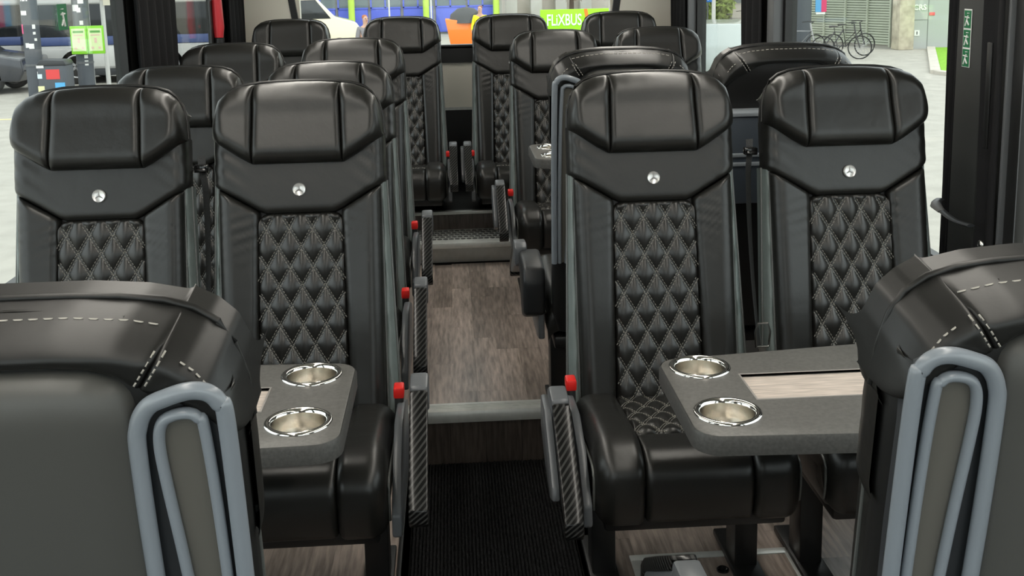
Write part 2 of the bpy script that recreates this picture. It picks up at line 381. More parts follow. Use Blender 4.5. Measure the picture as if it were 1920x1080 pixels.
    # armrest on the +x side (mirrored by negative builder sign)
    for s, k in ((1, 'r'), (-1, 'l')):
        xa, xb = sorted((s*.289, s*.332))
        body = [(-.20, .49), (-.20, .555), (-.30, .545), (-.42, .475), (-.52, .415), (-.548, .385), (-.54, .372), (-.42, .41), (-.31, .46)]
        SMX = MB().prism(body, xa+.003, xb-.003, 'x')
        if s < 0: SMX.prism([(-.16, .46), (-.17, .545), (-.27, .545), (-.36, .49), (-.45, .43), (-.46, .40), (-.40, .375), (-.27, .40)], *sorted((s*.331, s*.350)), 'x')
        SM['arm_'+k] = SMX.mesh('armrest', GREY, 40, .006)
        top = [(-.286, .566), (-.30, .566), (-.425, .492), (-.53, .428), (-.562, .398), (-.564, .368), (-.548, .352), (-.532, .365), (-.538, .392), (-.51, .412), (-.42, .465), (-.296, .54)]
        SM['carb_'+k] = MB().prism(top, xa, xb, 'x').mesh('carbon_cover', CARB, 40, .004)
        cap = [(-.175, .50), (-.175, .565), (-.205, .578), (-.28, .571), (-.284, .53), (-.24, .49)]
        SM['cap_'+k] = MB().prism(cap, xa-.001, xb+.001, 'x').mesh('armrest_cap', GREY, 40, .008)
        xc, xd = sorted((s*.243, s*.318))
        hub = [(.03, .38), (.045, .50), (.02, .545), (-.05, .555), (-.20, .555), (-.215, .515), (-.16, .47), (-.12, .37), (-.06, .345)]
        SM['hub_'+k] = MB().prism(hub, xc, xd, 'x').mesh('armrest_pivot', mat('pivot_charcoal', (.022, .024, .026), .45), 40, .014, 3)
        xe, xf = sorted((s*.246, s*.268))
        sh = [(.02, .29), (.02, .42), (-.10, .46), (-.24, .47), (-.36, .43), (-.47, .34), (-.475, .29), (-.44, .275), (-.05, .275)]
        SM['shield_'+k] = MB().prism(sh, xe, xf, 'x').mesh('side_shield', GREY, 40, .006)
        SM['stalk_'+k] = MB().box(*sorted((s*.240, s*.262)), -.105, -.065, .40, .474).mesh('belt_buckle', BLK, 40, .004)
        SM['button_'+k] = MB().box(*sorted((s*.238, s*.265)), -.110, -.064, .472, .502).mesh('release_button', RED, 40, .005)
        # belt webbing on that side
        P = [bp(s*.238, .70, -.09), bp(s*.248, .655, -.06), bp(s*.262, .60, -.03), bp(s*.267, .45, -.02), bp(s*.267, .25, 0), bp(s*.262, .08, .03), (s*.255, -.12, .40)]
        PP = cat_rom(P, 6); V = []; F = []
        for i, p in enumerate(PP):
            tw = .2+.9*i/len(PP)
            a = Vector((s*cos(tw)*.012, -sin(tw)*.024, 0)); nrm_ = Vector((sin(tw), cos(tw), 0))*.0012
            V += [p-a-nrm_, p+a-nrm_, p+a+nrm_, p-a+nrm_]
        for i in range(len(PP)-1):
            for j in range(4): F.append((i*4+j, i*4+(j+1) % 4, i*4+4+(j+1) % 4, i*4+4+j))
        SM['belt_'+k] = MB().add(V, F).mesh('seat_belt', BELT, 40)
        q = Vector(bp(s*.262, .16, .045))
        tp = [(-.017, -.03), (.017, -.03), (.02, .012), (.012, .035), (-.012, .035), (-.02, .012)]
        ring = MB(); loop = [q+Vector((a, 0, b)) for a, b in tp]; ring.tube(loop, .0036, 6, closed=True, nrm=(0, 1, 0))
        ring.box(q.x-.010, q.x+.010, q.y-.0015, q.y+.0015, q.z-.055, q.z-.028)
        SM['tongue_'+k] = ring.mesh('belt_tongue', CHR, 40)
    SM['guide'] = MB().box(-.018, .018, -.012, .012, -.010, .010).tube([(-.014, -.014, -.004), (.014, -.014, -.004)], .006, 8).mesh('belt_guide', GBLK, 40, .003)
    # ---- back side of a rear-facing seat
    bt = lambda u, v: .008
    WB = [(-.132, .822), (-.112, .838), (-.085, .847), (-.05, .850), (.05, .850), (.085, .847), (.112, .838), (.132, .822)]; WT = [(-.165, .876), (-.12, .886), (-.06, .891), (.06, .891), (.12, .886), (.165, .876)]
    SM['wrap_c'] = pad('headrest_wrap', WB, WT, bb, bt, ((.008, .005), (.008, .005), (.010, .006), (.034, .098)), LEAB, 40, 26, .03)
    CB = [(.132, .822), (.17, .806), (.200, .785), (.231, .752)]; CT = [(.165, .876), (.190, .862), (.210, .842), (.222, .812), (.227, .785)]
    SM['wrap_r'] = pad('headrest_wrap_corner', CB, CT, bb, bt, ((.008, .005), (.03, .075), (.012, .006), (.034, .098)), LEAB, 26, 24, .04)
    SM['wrap_l'] = pad('headrest_wrap_corner', fl(CB), fl(CT), bb, bt, ((.03, .075), (.008, .005), (.012, .006), (.034, .098)), LEAB, 26, 24, .04)
    PB = [(-.125, .04), (.125, .04)]; PT = [(-.130, .818), (-.112, .833), (-.085, .842), (-.05, .845), (.05, .845), (.085, .842), (.112, .833), (.130, .818)]
    SM['bpanel'] = pad('back_panel', PB, PT, bb, lambda u, v: .034-.6*u*u, ((.05, .030), (.05, .030), (.05, .03), (.05, .024)), PAN, 40, 60, .03, byu=True)
    mb = MB()
    dash(mb, [(-.160, .8722), (-.12, .8808), (-.06, .8858), (.06, .8858), (.12, .8808), (.160, .8722)], bb, lambda u, v: .0088-.098*(1-rnd(.0052/.034)), .010, .005, .0011, .0014)
    for s in (1, -1):
        for off in (-.0055, .0055):
            dash(mb, [(s*(.135+off), .829), (s*(.160+off), .867)], bb, lambda u, v: .0078-.098*(1-rnd((.880-v)/.034)), .0055, .003, .0010, .0014)
        dash(mb, [(s*.208, .785), (s*.208, .80), (s*.200, .823), (s*.188, .840), (s*.168, .857)], bb, lambda u, v: .0088-.098*(1-rnd(.0195/.034)), .006, .004, .0010, .002)
    SM['wrap_st'] = mb.mesh('stitching', WTHR, 0)
    for s, k in ((1, 'r'), (-1, 'l')):
        def bs(u, v, n): return bb(s*u, v, n)
        nb = Vector(bb(0, 0, 1))-Vector(bb(0, 0, 0))
        ol2 = [(.139, .20), (.133, .40), (.127, .60), (.126, .750), (.130, .786), (.142, .808), (.160, .818), (.184, .825), (.202, .822), (.213, .809), (.218, .785), (.220, .60), (.220, .40), (.219, .20)]
        il2 = [(.180, .20), (.171, .42), (.160, .60), (.150, .72), (.148, .765), (.153, .787), (.165, .796), (.181, .798), (.190, .792), (.195, .777), (.200, .65), (.203, .40), (.202, .20)]
        ol = cat_rom([(a, b, 0) for a, b in ol2], 6); il = cat_rom([(a, b, 0) for a, b in il2], 6)
        def bow(u, v): return .004*(1-((u-.172)/.05)**2)
        SM['grip_'+k] = MB().tube([bs(p.x, p.y, .010+bow(p.x, p.y)) for p in ol], .0095, 12, nrm=nb, flat=.85).mesh('grip_frame', GRIP, 60)
        SM['rib_'+k] = MB().tube([bs(p.x, p.y, .006+bow(p.x, p.y)) for p in il], .0062, 10, nrm=nb, flat=1.1).mesh('grip_rib', GRIP, 60)
        for nm, pl, h, M_ in (('insert', il2, .005, INS), ('recess', ol2, .001, DGREY)):
            V = [bs(a, b, h) for a, b in pl]+[bs(a, b, -.03) for a, b in pl]; n = len(pl)
            SM[nm+'_'+k] = MB().add(V, [tuple(range(n)), tuple(range(2*n-1, n-1, -1))]+[(i, (i+1) % n, n+(i+1) % n, n+i) for i in range(n)]).mesh('grip_'+nm, M_, 30)
    # fold-down tray of one seat back
    def tb2(u0_, u1_, v0_, v1_, n0, n1):
        return [bb(u, v, n) for n in (n0, n1) for v in (v0_, v1_) for u in (u0_, u1_)], [(0, 2, 3, 1), (4, 5, 7, 6), (0, 1, 5, 4), (2, 6, 7, 3), (0, 4, 6, 2), (1, 3, 7, 5)]
    SM['tray'] = MB().add(*tb2(-.205, .205, .40, .69, .0, .050)).mesh('tray_panel', mat('tray_grey', (.075, .09, .11), .35), 40, .006)
    SM['trayrail'] = MB().add(*tb2(-.205, .205, .693, .706, .0, .056)).add(*tb2(-.205, .205, .56, .572, .04, .056)).add(*tb2(-.205, .205, .53, .542, .04, .056)).mesh('tray_rail', mat('tray_rail', (.30, .33, .36), .35), 40, .002)
seat_meshes()

def seat(label, x, y, z0=0, rear=False, arm=0, belt=0, group=None, floor=0.0, tray=False, rz=0, adx=0, adz=0, tilt=0):
    T = empty('coach_seat', (x, y, z0), (pi if rear else 0)+rz); setp(T, label, 'seat', group)
    O = lambda n, k, p=T: obj(n, SM[k], p)
    O('backrest_shell', 'shell')
    h = O('headrest', 'head_c'); O('headrest_side', 'head_l', h); O('headrest_side', 'head_r', h)
    O('rim_piping', 'rim')
    yk = O('yoke_panel', 'yoke'); bd = O('badge', 'badge'); O('badge_star', 'star', bd)
    bd['label'] = 'round silver badge with a three-pointed star'
    for k in 'lr':
        b = O('bolster', 'bol_'+k); O('piping', 'pipe_'+k, b)
        if not rear: t = O('side_trim', 'trim_'+k); O('piping', 'pipeb_'+k, t); t['label'] = 'teal-grey side trim'
    q = O('quilted_panel', 'quilt'); O('stitching', 'quilt_st', q); q['label'] = 'diamond-quilted leather panel'
    c = O('seat_cushion', 'cus_front'); cq = O('cushion_quilt', 'cus_quilt'); O('stitching', 'cusq_st', cq)
    for k in 'lr':
        cb = O('cushion_bolster', 'cus_'+k); O('piping', 'cpipe_'+k, cb); O('cushion_side', 'cside_'+k, cb)
    sb = O('seat_base', 'base'); O('recline_bar', 'pivotbar', sb)
    for sx in (-1, 1):
        L = obj('leg', SM['leg'], T, (sx*.185, -.17, floor-z0), (0, 0, 0), (1, 1, (.27-(floor-z0))/.27))
    if arm:
        k = 'r' if arm > 0 else 'l'
        a = O('armrest', 'arm_'+k); a.location = (adx*arm, 0, adz); cc = O('carbon_cover', 'carb_'+k, a); O('armrest_cap', 'cap_'+k, a); (O('armrest_pivot', 'hub_'+k, a) if rear else 0); O('side_shield', 'shield_'+k)
        cc['label'] = 'carbon-fibre armrest cover'
        s = O('belt_buckle', 'stalk_'+k); rb = O('release_button', 'button_'+k, s); rb['label'] = 'red release button'
    if belt:
        k = 'r' if belt > 0 else 'l'
        s = O('seat_belt', 'belt_'+k); O('belt_tongue', 'tongue_'+k, s)
        obj('belt_guide', SM['guide'], s, bp(belt*.245, .665, -.06))
    if rear:
        w = O('headrest_wrap', 'wrap_c'); O('stitching', 'wrap_st', w); O('headrest_wrap_corner', 'wrap_l', w); O('headrest_wrap_corner', 'wrap_r', w)
        if tray:
            t = O('tray_panel', 'tray'); O('tray_rail', 'trayrail', t); t['label'] = 'blue-grey fold-up tray'
        else: O('back_panel', 'bpanel')
        for k in ('' if tray else 'lr'):
            g = O('grip_frame', 'grip_'+k); O('grip_rib', 'rib_'+k, g); O('grip_insert', 'insert_'+k, g); O('grip_recess', 'recess_'+k, g); g['label'] = 'blue-grey plastic grip frame'
    for c_ in T.children_recursive:
        if c_.name.startswith('stitching'): c_['kind'] = 'stuff'
    if tilt:
        R_ = Matrix.Rotation(tilt, 3, 'X'); h_ = Vector((0, 0, ZC)); off = h_-R_@h_
        for c_ in T.children:
            if c_.name.split('.')[0] in ('backrest_shell', 'headrest', 'rim_piping', 'yoke_panel', 'badge', 'bolster', 'side_trim', 'quilted_panel', 'headrest_wrap', 'back_panel', 'tray_panel', 'grip_frame'):
                c_.rotation_euler = (tilt, 0, 0); c_.location = off
    return T

# ------------------------------------------------------------------ bus shell
XL, XR, YF, YB, ZT, SILL = -1.32, 1.46, -1.6, 6.82, 2.08, .64
CZ = -.20                                    # sunken aisle
AX0, AX1, YS = -.172, .345, 3.66             # aisle well, step edge
fl = MB().box(XL, AX0, YF, 5.64, -.28, -.004).box(AX1, XR, YF, 5.64, -.28, -.004).box(AX0, AX1, YS-.03, 5.64, -.28, -.004).box(AX0, AX1, YF, YS-.03, -.32, CZ-.012).box(XL, XR, 5.64, YB, -.28, -.002)
floor = setp(obj('floor', fl.mesh('floor', mat('floor_underlay', (.03, .027, .025), .6))), kind='structure')
# planks (each its own piece)
PLM = {}
def plank(x0, x1, y0, y1, z=0):
    w = round(x1-x0, 3); l = round(y1-y0, 3); k = (w, l)
    if k not in PLM: PLM[k] = bevelled('plank', WOOD, (-w/2, w/2, -l/2, l/2, -.004, 0), .0003, 1, 0)
    obj('plank', PLM[k], floor, ((x0+x1)/2, (y0+y1)/2, z))
def lay(x0, x1, y0, y1, w=.088):
    n = max(1, round((x1-x0)/w)); w = (x1-x0)/n
    for i in range(n):
        y = y0-random.choice((0, .15, .3, .45))
        while y < y1:
            l = random.choice((.45, .6, .75)); a, b = max(y, y0), min(y+l, y1)
            if b-a > .02: plank(x0+i*w, x0+(i+1)*w, a, b)
            y += l
lay(-.70, AX0-.012, 1.2, YS, .088); lay(AX1+.012, 1.40, 1.2, YS, .096); lay(-.30, .52, YS, 5.63, .0895)
# aisle step: nosing, riser boards, carpet
nos = MB().prism([(YS+.035, .0), (YS+.035, .004), (YS-.015, .005), (YS-.034, .001), (YS-.040, -.012), (YS-.040, -.040), (YS-.030, -.044), (YS-.03, -.0)], AX0-.02, AX1+.02, 'x')
for i in range(3): nos.box(AX0-.02, AX1+.02, YS-.012+i*.012, YS-.007+i*.012, .004, .0058)
setp(obj('trim_1', nos.mesh('step_nosing', ALU, 30)), kind='structure')
ris = setp(obj('wall_step', MB().box(AX0, AX1, YS-.028, YS-.012, CZ, -.02).mesh('riser', BLK)), kind='structure')
for i in range(4):
    w = (AX1-AX0)/4; obj('riser_board', bevelled('riser_board', WOODV, (-w/2+.0006, w/2-.0006, -.004, .002, CZ+.0, -.03), .0006, 1, 0), ris, (AX0+w*(i+.5), YS-.030, 0))
for i, (a, b) in enumerate(((AX0-.012, AX0), (AX1, AX1+.012))):
    setp(obj('trim_%d' % (i+2), MB().box(a, b, YF+.05, YS-.03, CZ, .003).mesh('podium_edge', BLK, 40, .002)), kind='structure')
carpet = empty('aisle_carpet', (.09, 1.0, CZ)); setp(carpet, 'black ribbed carpet runner in the sunken aisle', 'carpet')
obj('backing', MB().box(AX0-.086, AX1-.094, YF-.9, YS-1.034, -.012, .0).mesh('carpet_backing', CARP), carpet)
mb = MB(); xw = AX1-AX0-.01; nr = 46
for i in range(nr):
    x = AX0-.085+xw*(i+.5)/nr; r_ = xw/nr*.42
    y = 1.1; V = []; F = []; k = 0
    while y < YS-.04:
        h = .007+.004*random.random(); dx = random.uniform(-.001, .001)
        V += [(x-r_+dx-.0, y-1, 0), (x-r_*.6+dx, y-1, h), (x+r_*.6+dx, y-1, h), (x+r_+dx, y-1, 0)]; y += .016; k += 1
    for j in range(k-1):
        for q in range(3): F.append((j*4+q, j*4+q+1, j*4+5+q, j*4+4+q))
    mb.add(V, F)
setp(obj('carpet_rib', mb.mesh('carpet_ribs', CARP, 60), carpet), kind='stuff')
# rear steps
st = setp(obj('floor_rear_step', MB().box(XL+.02, XR-.02, 5.66, 5.91, .0, .118).box(XL+.02, XR-.02, 5.91, YB-.02, .0, .230).mesh('rear_steps', BLK)), kind='structure')
tr = MB().box(-.32, .56, 5.645, 5.66, .004, .112).box(-.32, .56, 5.58, 5.91, .118, .128)
obj('aluminium_tread', tr.mesh('tread', ALU, 40, .002), st)
mb = MB()
for i in range(26):
    for j in range(5):
        x = -.28+i*.032+(j % 2)*.016; y = 5.67+j*.046
        mb.lathe([(.0, .0008), (.009, .0008), (.0125, .0035), (.0145, 0)][::-1], 8, (x, y, .128))
setp(obj('tread_boss', mb.mesh('tread_bosses', mat('dark_boss', (.10, .10, .095), .4, metal=.6), 40), st), kind='stuff')
obj('tread_lip', MB().box(-.32, .56, 5.57, 5.585, .100, .130).mesh('tread_lip', ALU, 40, .003), st)
for i in range(9):
    w = .098; obj('riser_board', bevelled('riser_board', WOODV, (-w/2+.0006, w/2-.0006, -.004, .004, .128, .222), .0006, 1, 0), st, (-.28+i*w, 5.905, 0))
setp(obj('trim_4', MB().box(-.32, .56, 5.885, 5.925, .216, .236).mesh('rear_nosing', ALU, 40, .004)), kind='structure')
# walls
def wall_side(name, x0, x1, pil):
    mb = MB().box(x0, x1, YF, YB, -.28, SILL).box(x0, x1, YF, YB, 1.66, ZT)
    for a, b in pil: mb.box(x0, x1, a, b, SILL, 1.66)
    return setp(obj(name, mb.mesh(name, [PILL])), kind='structure')
PL = [(4.50, 5.02), (6.25, YB), (1.3, 1.5), (YF, YF+.15)]
PRr = [(2.66, 2.99), (4.62, 5.12), (6.28, YB), (.6, .8), (YF, YF+.15)]
wl = wall_side('wall_left', XL-.06, XL, PL); wr_ = wall_side('wall_right', XR, XR+.06, PRr)
setp(obj('ceiling', MB().box(XL-.06, XR+.06, YF, YB, ZT, ZT+.06).mesh('ceiling', CEIL)), kind='structure')
# rear wall: dark lower part, cream band, black sill, opening, cream corner panels
WX0, WX1, WZ0, WZ1 = -.93, 1.03, 1.10, 1.66
wb = MB().box(XL-.06, XR+.06, YB, YB+.06, -.28, .70, 0).box(XL-.06, XR+.06, YB, YB+.06, .70, 1.0, 1).box(XL-.06, XR+.06, YB-.02, YB+.06, 1.0, WZ0, 0)
wb.box(XL-.06, WX0, YB, YB+.06, WZ0, WZ1, 1).box(WX1, XR+.06, YB, YB+.06, WZ0, WZ1, 1).box(XL-.06, XR+.06, YB, YB+.06, WZ1, ZT, 1)
rw = setp(obj('wall_rear', wb.mesh('wall_rear', [BLK, CREAM])), kind='structure')
obj('cream_corner_panel', MB().prism([(XL+.02, 1.0), (WX0-.01, 1.0), (WX0-.09, 1.66), (XL+.02, 1.66)], YB-.03, YB-.002, 'y').mesh('corner_panel', CREAM, 40, .008), rw)
obj('cream_corner_panel', MB().prism([(WX1+.01, 1.0), (XR-.02, 1.0), (XR-.02, 1.66), (WX1+.10, 1.66)], YB-.03, YB-.002, 'y').mesh('corner_panel', CREAM, 40, .008), rw)
obj('metal_strip', MB().box(WX0, WX1, YB-.012, YB-.001, .695, .712).mesh('metal_strip', ALU, 40), rw)
setp(obj('wall_front', MB().box(XL-.06, XR+.06, YF-.06, YF, -.28, .75).box(XL-.06, XR+.06, YF-.06, YF, 1.95, ZT).mesh('wall_front', PILL)), kind='structure')
# windows
WN = [0]
def window(x, y0, y1, side):
    WN[0] += 1; fr = .025
    mb = MB().box(x, x+side*.03, y0-.01, y0+fr, SILL-.01, 1.67).box(x, x+side*.03, y1-fr, y1+.01, SILL-.01, 1.67).box(x, x+side*.03, y0, y1, SILL-.01, SILL+fr).box(x, x+side*.03, y0, y1, 1.66-fr, 1.67)
    w = setp(obj('window_%d' % WN[0], mb.mesh('window_frame', BLK)), kind='structure')
    obj('pane', MB().box(x+side*.036, x+side*.040, y0, y1, SILL, 1.66).mesh('pane', GLASS, 0), w); return w
for a, b in ((YF+.15, 1.3), (1.5, 4.50), (5.02, 6.25)): window(XL, a, b, -1)
for a, b in ((YF+.15, .6), (.8, 2.66), (2.99, 4.62), (5.12, 6.28)): window(XR, a, b, 1)
WN[0] += 1
mb = MB().prism([(WX0-.02, WZ0), (WX0+.02, WZ0), (WX0-.06, WZ1), (WX0-.10, WZ1)], YB-.034, YB+.05, 'y').prism([(WX1-.02, WZ0), (WX1+.02, WZ0), (WX1+.10, WZ1), (WX1+.06, WZ1)], YB-.034, YB+.05, 'y').box(WX0, WX1, YB-.02, YB+.05, WZ0-.01, WZ0+.012)
w = setp(obj('window_%d' % WN[0], mb.mesh('window_frame', BLK)), kind='structure')
obj('pane', MB().box(WX0-.02, WX1+.02, YB+.034, YB+.038, WZ0, WZ1).mesh('pane', GLASS, 0), w)
WN[0] += 1
w = setp(obj('window_%d' % WN[0], MB().box(XL, XR, YF-.03, YF, .75, .79).mesh('windscreen_frame', BLK)), kind='structure')
obj('pane', MB().box(XL, XR, YF-.045, YF-.04, .77, 1.95).mesh('pane', GLASS, 0), w)
# unseen LED strips, added in the ceiling to lift the interior light
for i, (x, lab) in enumerate(((-.62, 'unseen LED strip added in the ceiling to brighten the left seats'), (.78, 'unseen LED strip added in the ceiling to brighten the right seats'))):
    L = empty('ceiling_light', (x, 2.6, ZT)); setp(L, lab, 'light', 'added ceiling fill strips')
    obj('housing', MB().box(-.09, .09, -3.6, 3.6, -.03, 0).mesh('housing', WHITE, 40, .004), L)
    e = mat('fill_diffuser', (1, .95, .86), .5, emit=LED*.22); obj('diffuser', MB().box(-.075, .075, -3.55, 3.55, -.036, -.030).mesh('diffuser', e, 0), L)
# curtains and pillar furniture
def curtain(name, label, x, y0, y1, z0, z1, inward, amp=.018, folds=4, group=None, base=.03):
    n = folds*12; mb = MB(); V = []; F = []
    for j, z in enumerate((z0, z0+.3*(z1-z0), z0+.65*(z1-z0), z1)):
        for i in range(n+1):
            t = i/n; V.append((x+inward*(base+amp*(1+sin(t*folds*2*pi+.4*j))), y0+(y1-y0)*t+.004*sin(j*2+t*9), z))
    o_ = len(V)
    V += [(a-inward*.004, b, c) for a, b, c in V]
    for j in range(3):
        for i in range(n):
            a = j*(n+1)+i; F += [(a, a+1, a+n+2, a+n+1), (o_+a, o_+a+n+1, o_+a+n+2, o_+a+1)]
    for i in range(n): F += [(i, o_+i, o_+i+1, i+1), (3*(n+1)+i, 3*(n+1)+i+1, o_+3*(n+1)+i+1, o_+3*(n+1)+i)]
    for j in range(3):
        for i in (0, n):
            a = j*(n+1)+i; F.append((a, a+n+1, o_+a+n+1, o_+a))
    return setp(obj(name, mb.add(V, F).mesh(name, CURT, 60)), label, 'curtain', group)
curtain('window_curtain', 'black curtain gathered at the left pillar behind the second row', XL, 4.46, 5.06, .60, 1.64, 1, folds=5)
curtain('window_curtain', 'black curtain at the rear end of the left wall beside the cream panel', XL, 6.30, 6.74, .60, 1.64, 1, folds=4)
curtain('window_curtain', 'black curtain on the far edge of the big right pillar', XR, 2.955, 3.01, .60, 1.64, -1, folds=2, amp=.008, base=.012)
curtain('window_curtain', 'charcoal curtain on the near edge of the big right pillar', XR, 2.66, 2.76, .60, 1.64, -1, folds=1, amp=.012)
curtain('window_curtain', 'black curtain on the narrow right pillar in mid bus', XR, 4.76, 5.08, .60, 1.64, -1, folds=3)
curtain('window_curtain', 'black curtain at the rear right corner beside the cream panel', XR, 6.32, 6.72, .60, 1.64, -1, folds=4)
# pillar furniture on the big right pillar
pt_ = setp(obj('trim_5', MB().box(XR-.030, XR, 2.80, 2.95, SILL-.02, 1.66).mesh('pillar_cover', PILL, 40, .008)), kind='structure')
setp(obj('trim_6', MB().box(XR-.042, XR, 2.640, 2.652, SILL-.02, 1.66, 0).box(XR-.03, XR, 2.585, 2.638, SILL-.02, 1.66, 1).mesh('pillar_rail', [LINE, BLK], 40, .002)), kind='structure')
setp(obj('trim_7', MB().box(XR-.045, XR, 4.62, 4.72, SILL-.02, 1.66).mesh('pillar_rail', LINE, 40, .006)), kind='structure')
setp(obj('trim_8', MB().box(XR-.045, XR, 6.28, 6.33, SILL-.02, 1.66).mesh('pillar_rail', LINE, 40, .006)), kind='structure')
def text_mesh(txt, size, M, depth=.002, bold=0):
    c = bpy.data.curves.new('txt', 'FONT'); c.body = txt; c.size = size; c.extrude = depth; c.align_x = 'CENTER'; c.align_y = 'CENTER'; c.offset = bold
    o = bpy.data.objects.new('txt', c); COL.objects.link(o); bpy.context.view_layer.update()
    me = bpy.data.meshes.new_from_object(o.evaluated_get(bpy.context.evaluated_depsgraph_get())); bpy.data.objects.remove(o)
    me.materials.clear(); me.materials.append(M); return me
# green safety sticker with three pictograms
sk = empty('safety_sticker', (XR-.031, 2.885, 1.345)); setp(sk, 'tall green safety sticker with three white pictograms on the right pillar', 'sticker')
obj('backing', MB().box(-.001, .0, -.022, .022, -.085, .075).mesh('sticker_backing', WHITE), sk)
for i, z in enumerate((-.059, -.006, .047)):
    p = obj('pictogram', MB().box(-.002, -.001, -.019, .019, z-.024, z+.024).mesh('pictogram', GREEN), sk)
    f = MB(); f.tube([(-.0025, .010, z-.018), (-.0025, .002, z-.002), (-.0025, -.004, z+.010)], .0026, 6); f.tube([(-.0025, -.010, z-.016), (-.0025, .000, z-.004)], .0024, 6); f.tube([(-.0025, .012, z+.006), (-.0025, -.012, z+.004)], .0018, 6); f.tube([(-.0025, -.006, z+.016), (-.0025, -.0061, z+.0175)], .0045, 8)
    obj('figure', f.mesh('figure', WHITE, 40), p)
tb = empty('curtain_tieback', (XR-.085, 2.86, .86)); setp(tb, 'dark grey strap tieback across the right pillar', 'strap')
obj('strap', MB().tube(cat_rom([(.035, .10, .010), (.012, .07, .009), (-.002, .02, 0), (-.002, -.07, -.012), (.01, -.14, -.012)], 5), .013, 8, flat=.35, nrm=(0, 0, 1)).mesh('strap', DGREY, 60), tb)
obj('strap_pad', MB().tube([(.006, .065, .010), (-.006, .035, .005), (-.006, .0, -.003)], [.012, .017, .012], 10, flat=.4, nrm=(0, 0, 1)).mesh('strap_pad', mat('strap_pad', (.16, .16, .16), .5), 60), tb)
setp(obj('snap_button', MB().lathe([(.0115, 0), (.0115, .004), (.008, .007), (.006, .006), (0, .0065)], 16).mesh('snap', CHR, 50), None, (XR-.062, 2.685, .805), (0, -pi/2, 0)), 'round chrome snap button at the foot of the right pillar', 'button')
vt = setp(obj('pillar_vent', MB().box(-.002, .004, -.012, .012, -.16, .12).mesh('vent', BLK, 40, .002), None, (XR-.058, 2.705, 1.22)), 'narrow black slot strip on the near curtain of the right pillar', 'strip')
# emergency hammer and stickers on the left
hm = empty('emergency_hammer', (XL+.03, 6.10, 1.24)); setp(hm, 'red emergency hammer hanging beside the left rear window', 'hammer')
obj('handle', MB().tube([(0, 0, .20), (0, .004, .05), (0, 0, -.01)], [.030, .034, .026], 10).mesh('handle', mat('hammer_red', (.60, .03, .04), .35), 60), hm)
obj('hammer_head', MB().tube([(0, 0, -.012), (0, 0, -.045)], .030, 10).mesh('hammer_head', BLK, 40), hm)
obj('holder', MB().box(-.032, -.022, -.06, .06, -.16, .22).mesh('holder', BLK, 40, .004), hm)
def exit_sticker(loc, label, sc=1, bgm=GREEN, fgm=WHITE):
    t = empty('exit_sticker', loc); setp(t, label, 'sticker'); 
    obj('backing', MB().box(-.0015, 0, -.05*sc, .05*sc, -.05*sc, .05*sc).mesh('backing', bgm), t)
    f = MB(); f.tube([(.001, .012*sc, -.036*sc), (.001, 0, -.01*sc), (.001, -.006*sc, .018*sc)], .005*sc, 6); f.tube([(.001, -.022*sc, -.034*sc), (.001, -.002*sc, -.012*sc)], .0045*sc, 6); f.tube([(.001, .022*sc, .012*sc), (.001, -.024*sc, .010*sc)], .0035*sc, 6); f.tube([(.001, -.010*sc, .030*sc), (.001, -.0102*sc, .032*sc)], .008*sc, 8)
    obj('figure', f.mesh('figure', fgm, 40), t)
exit_sticker((XL+.022, 6.09, 1.04), 'small pale green exit sticker below the red emergency hammer', .55, mat('pale_green', (.25, .60, .25), .5), GREEN)
exit_sticker((XL-.030, 3.86, 1.43), 'green exit sticker on the glass of the left front window', .9)
exit_sticker((XL-.030, 5.30, 1.33), 'green exit sticker on the glass of the small left rear window', .9)

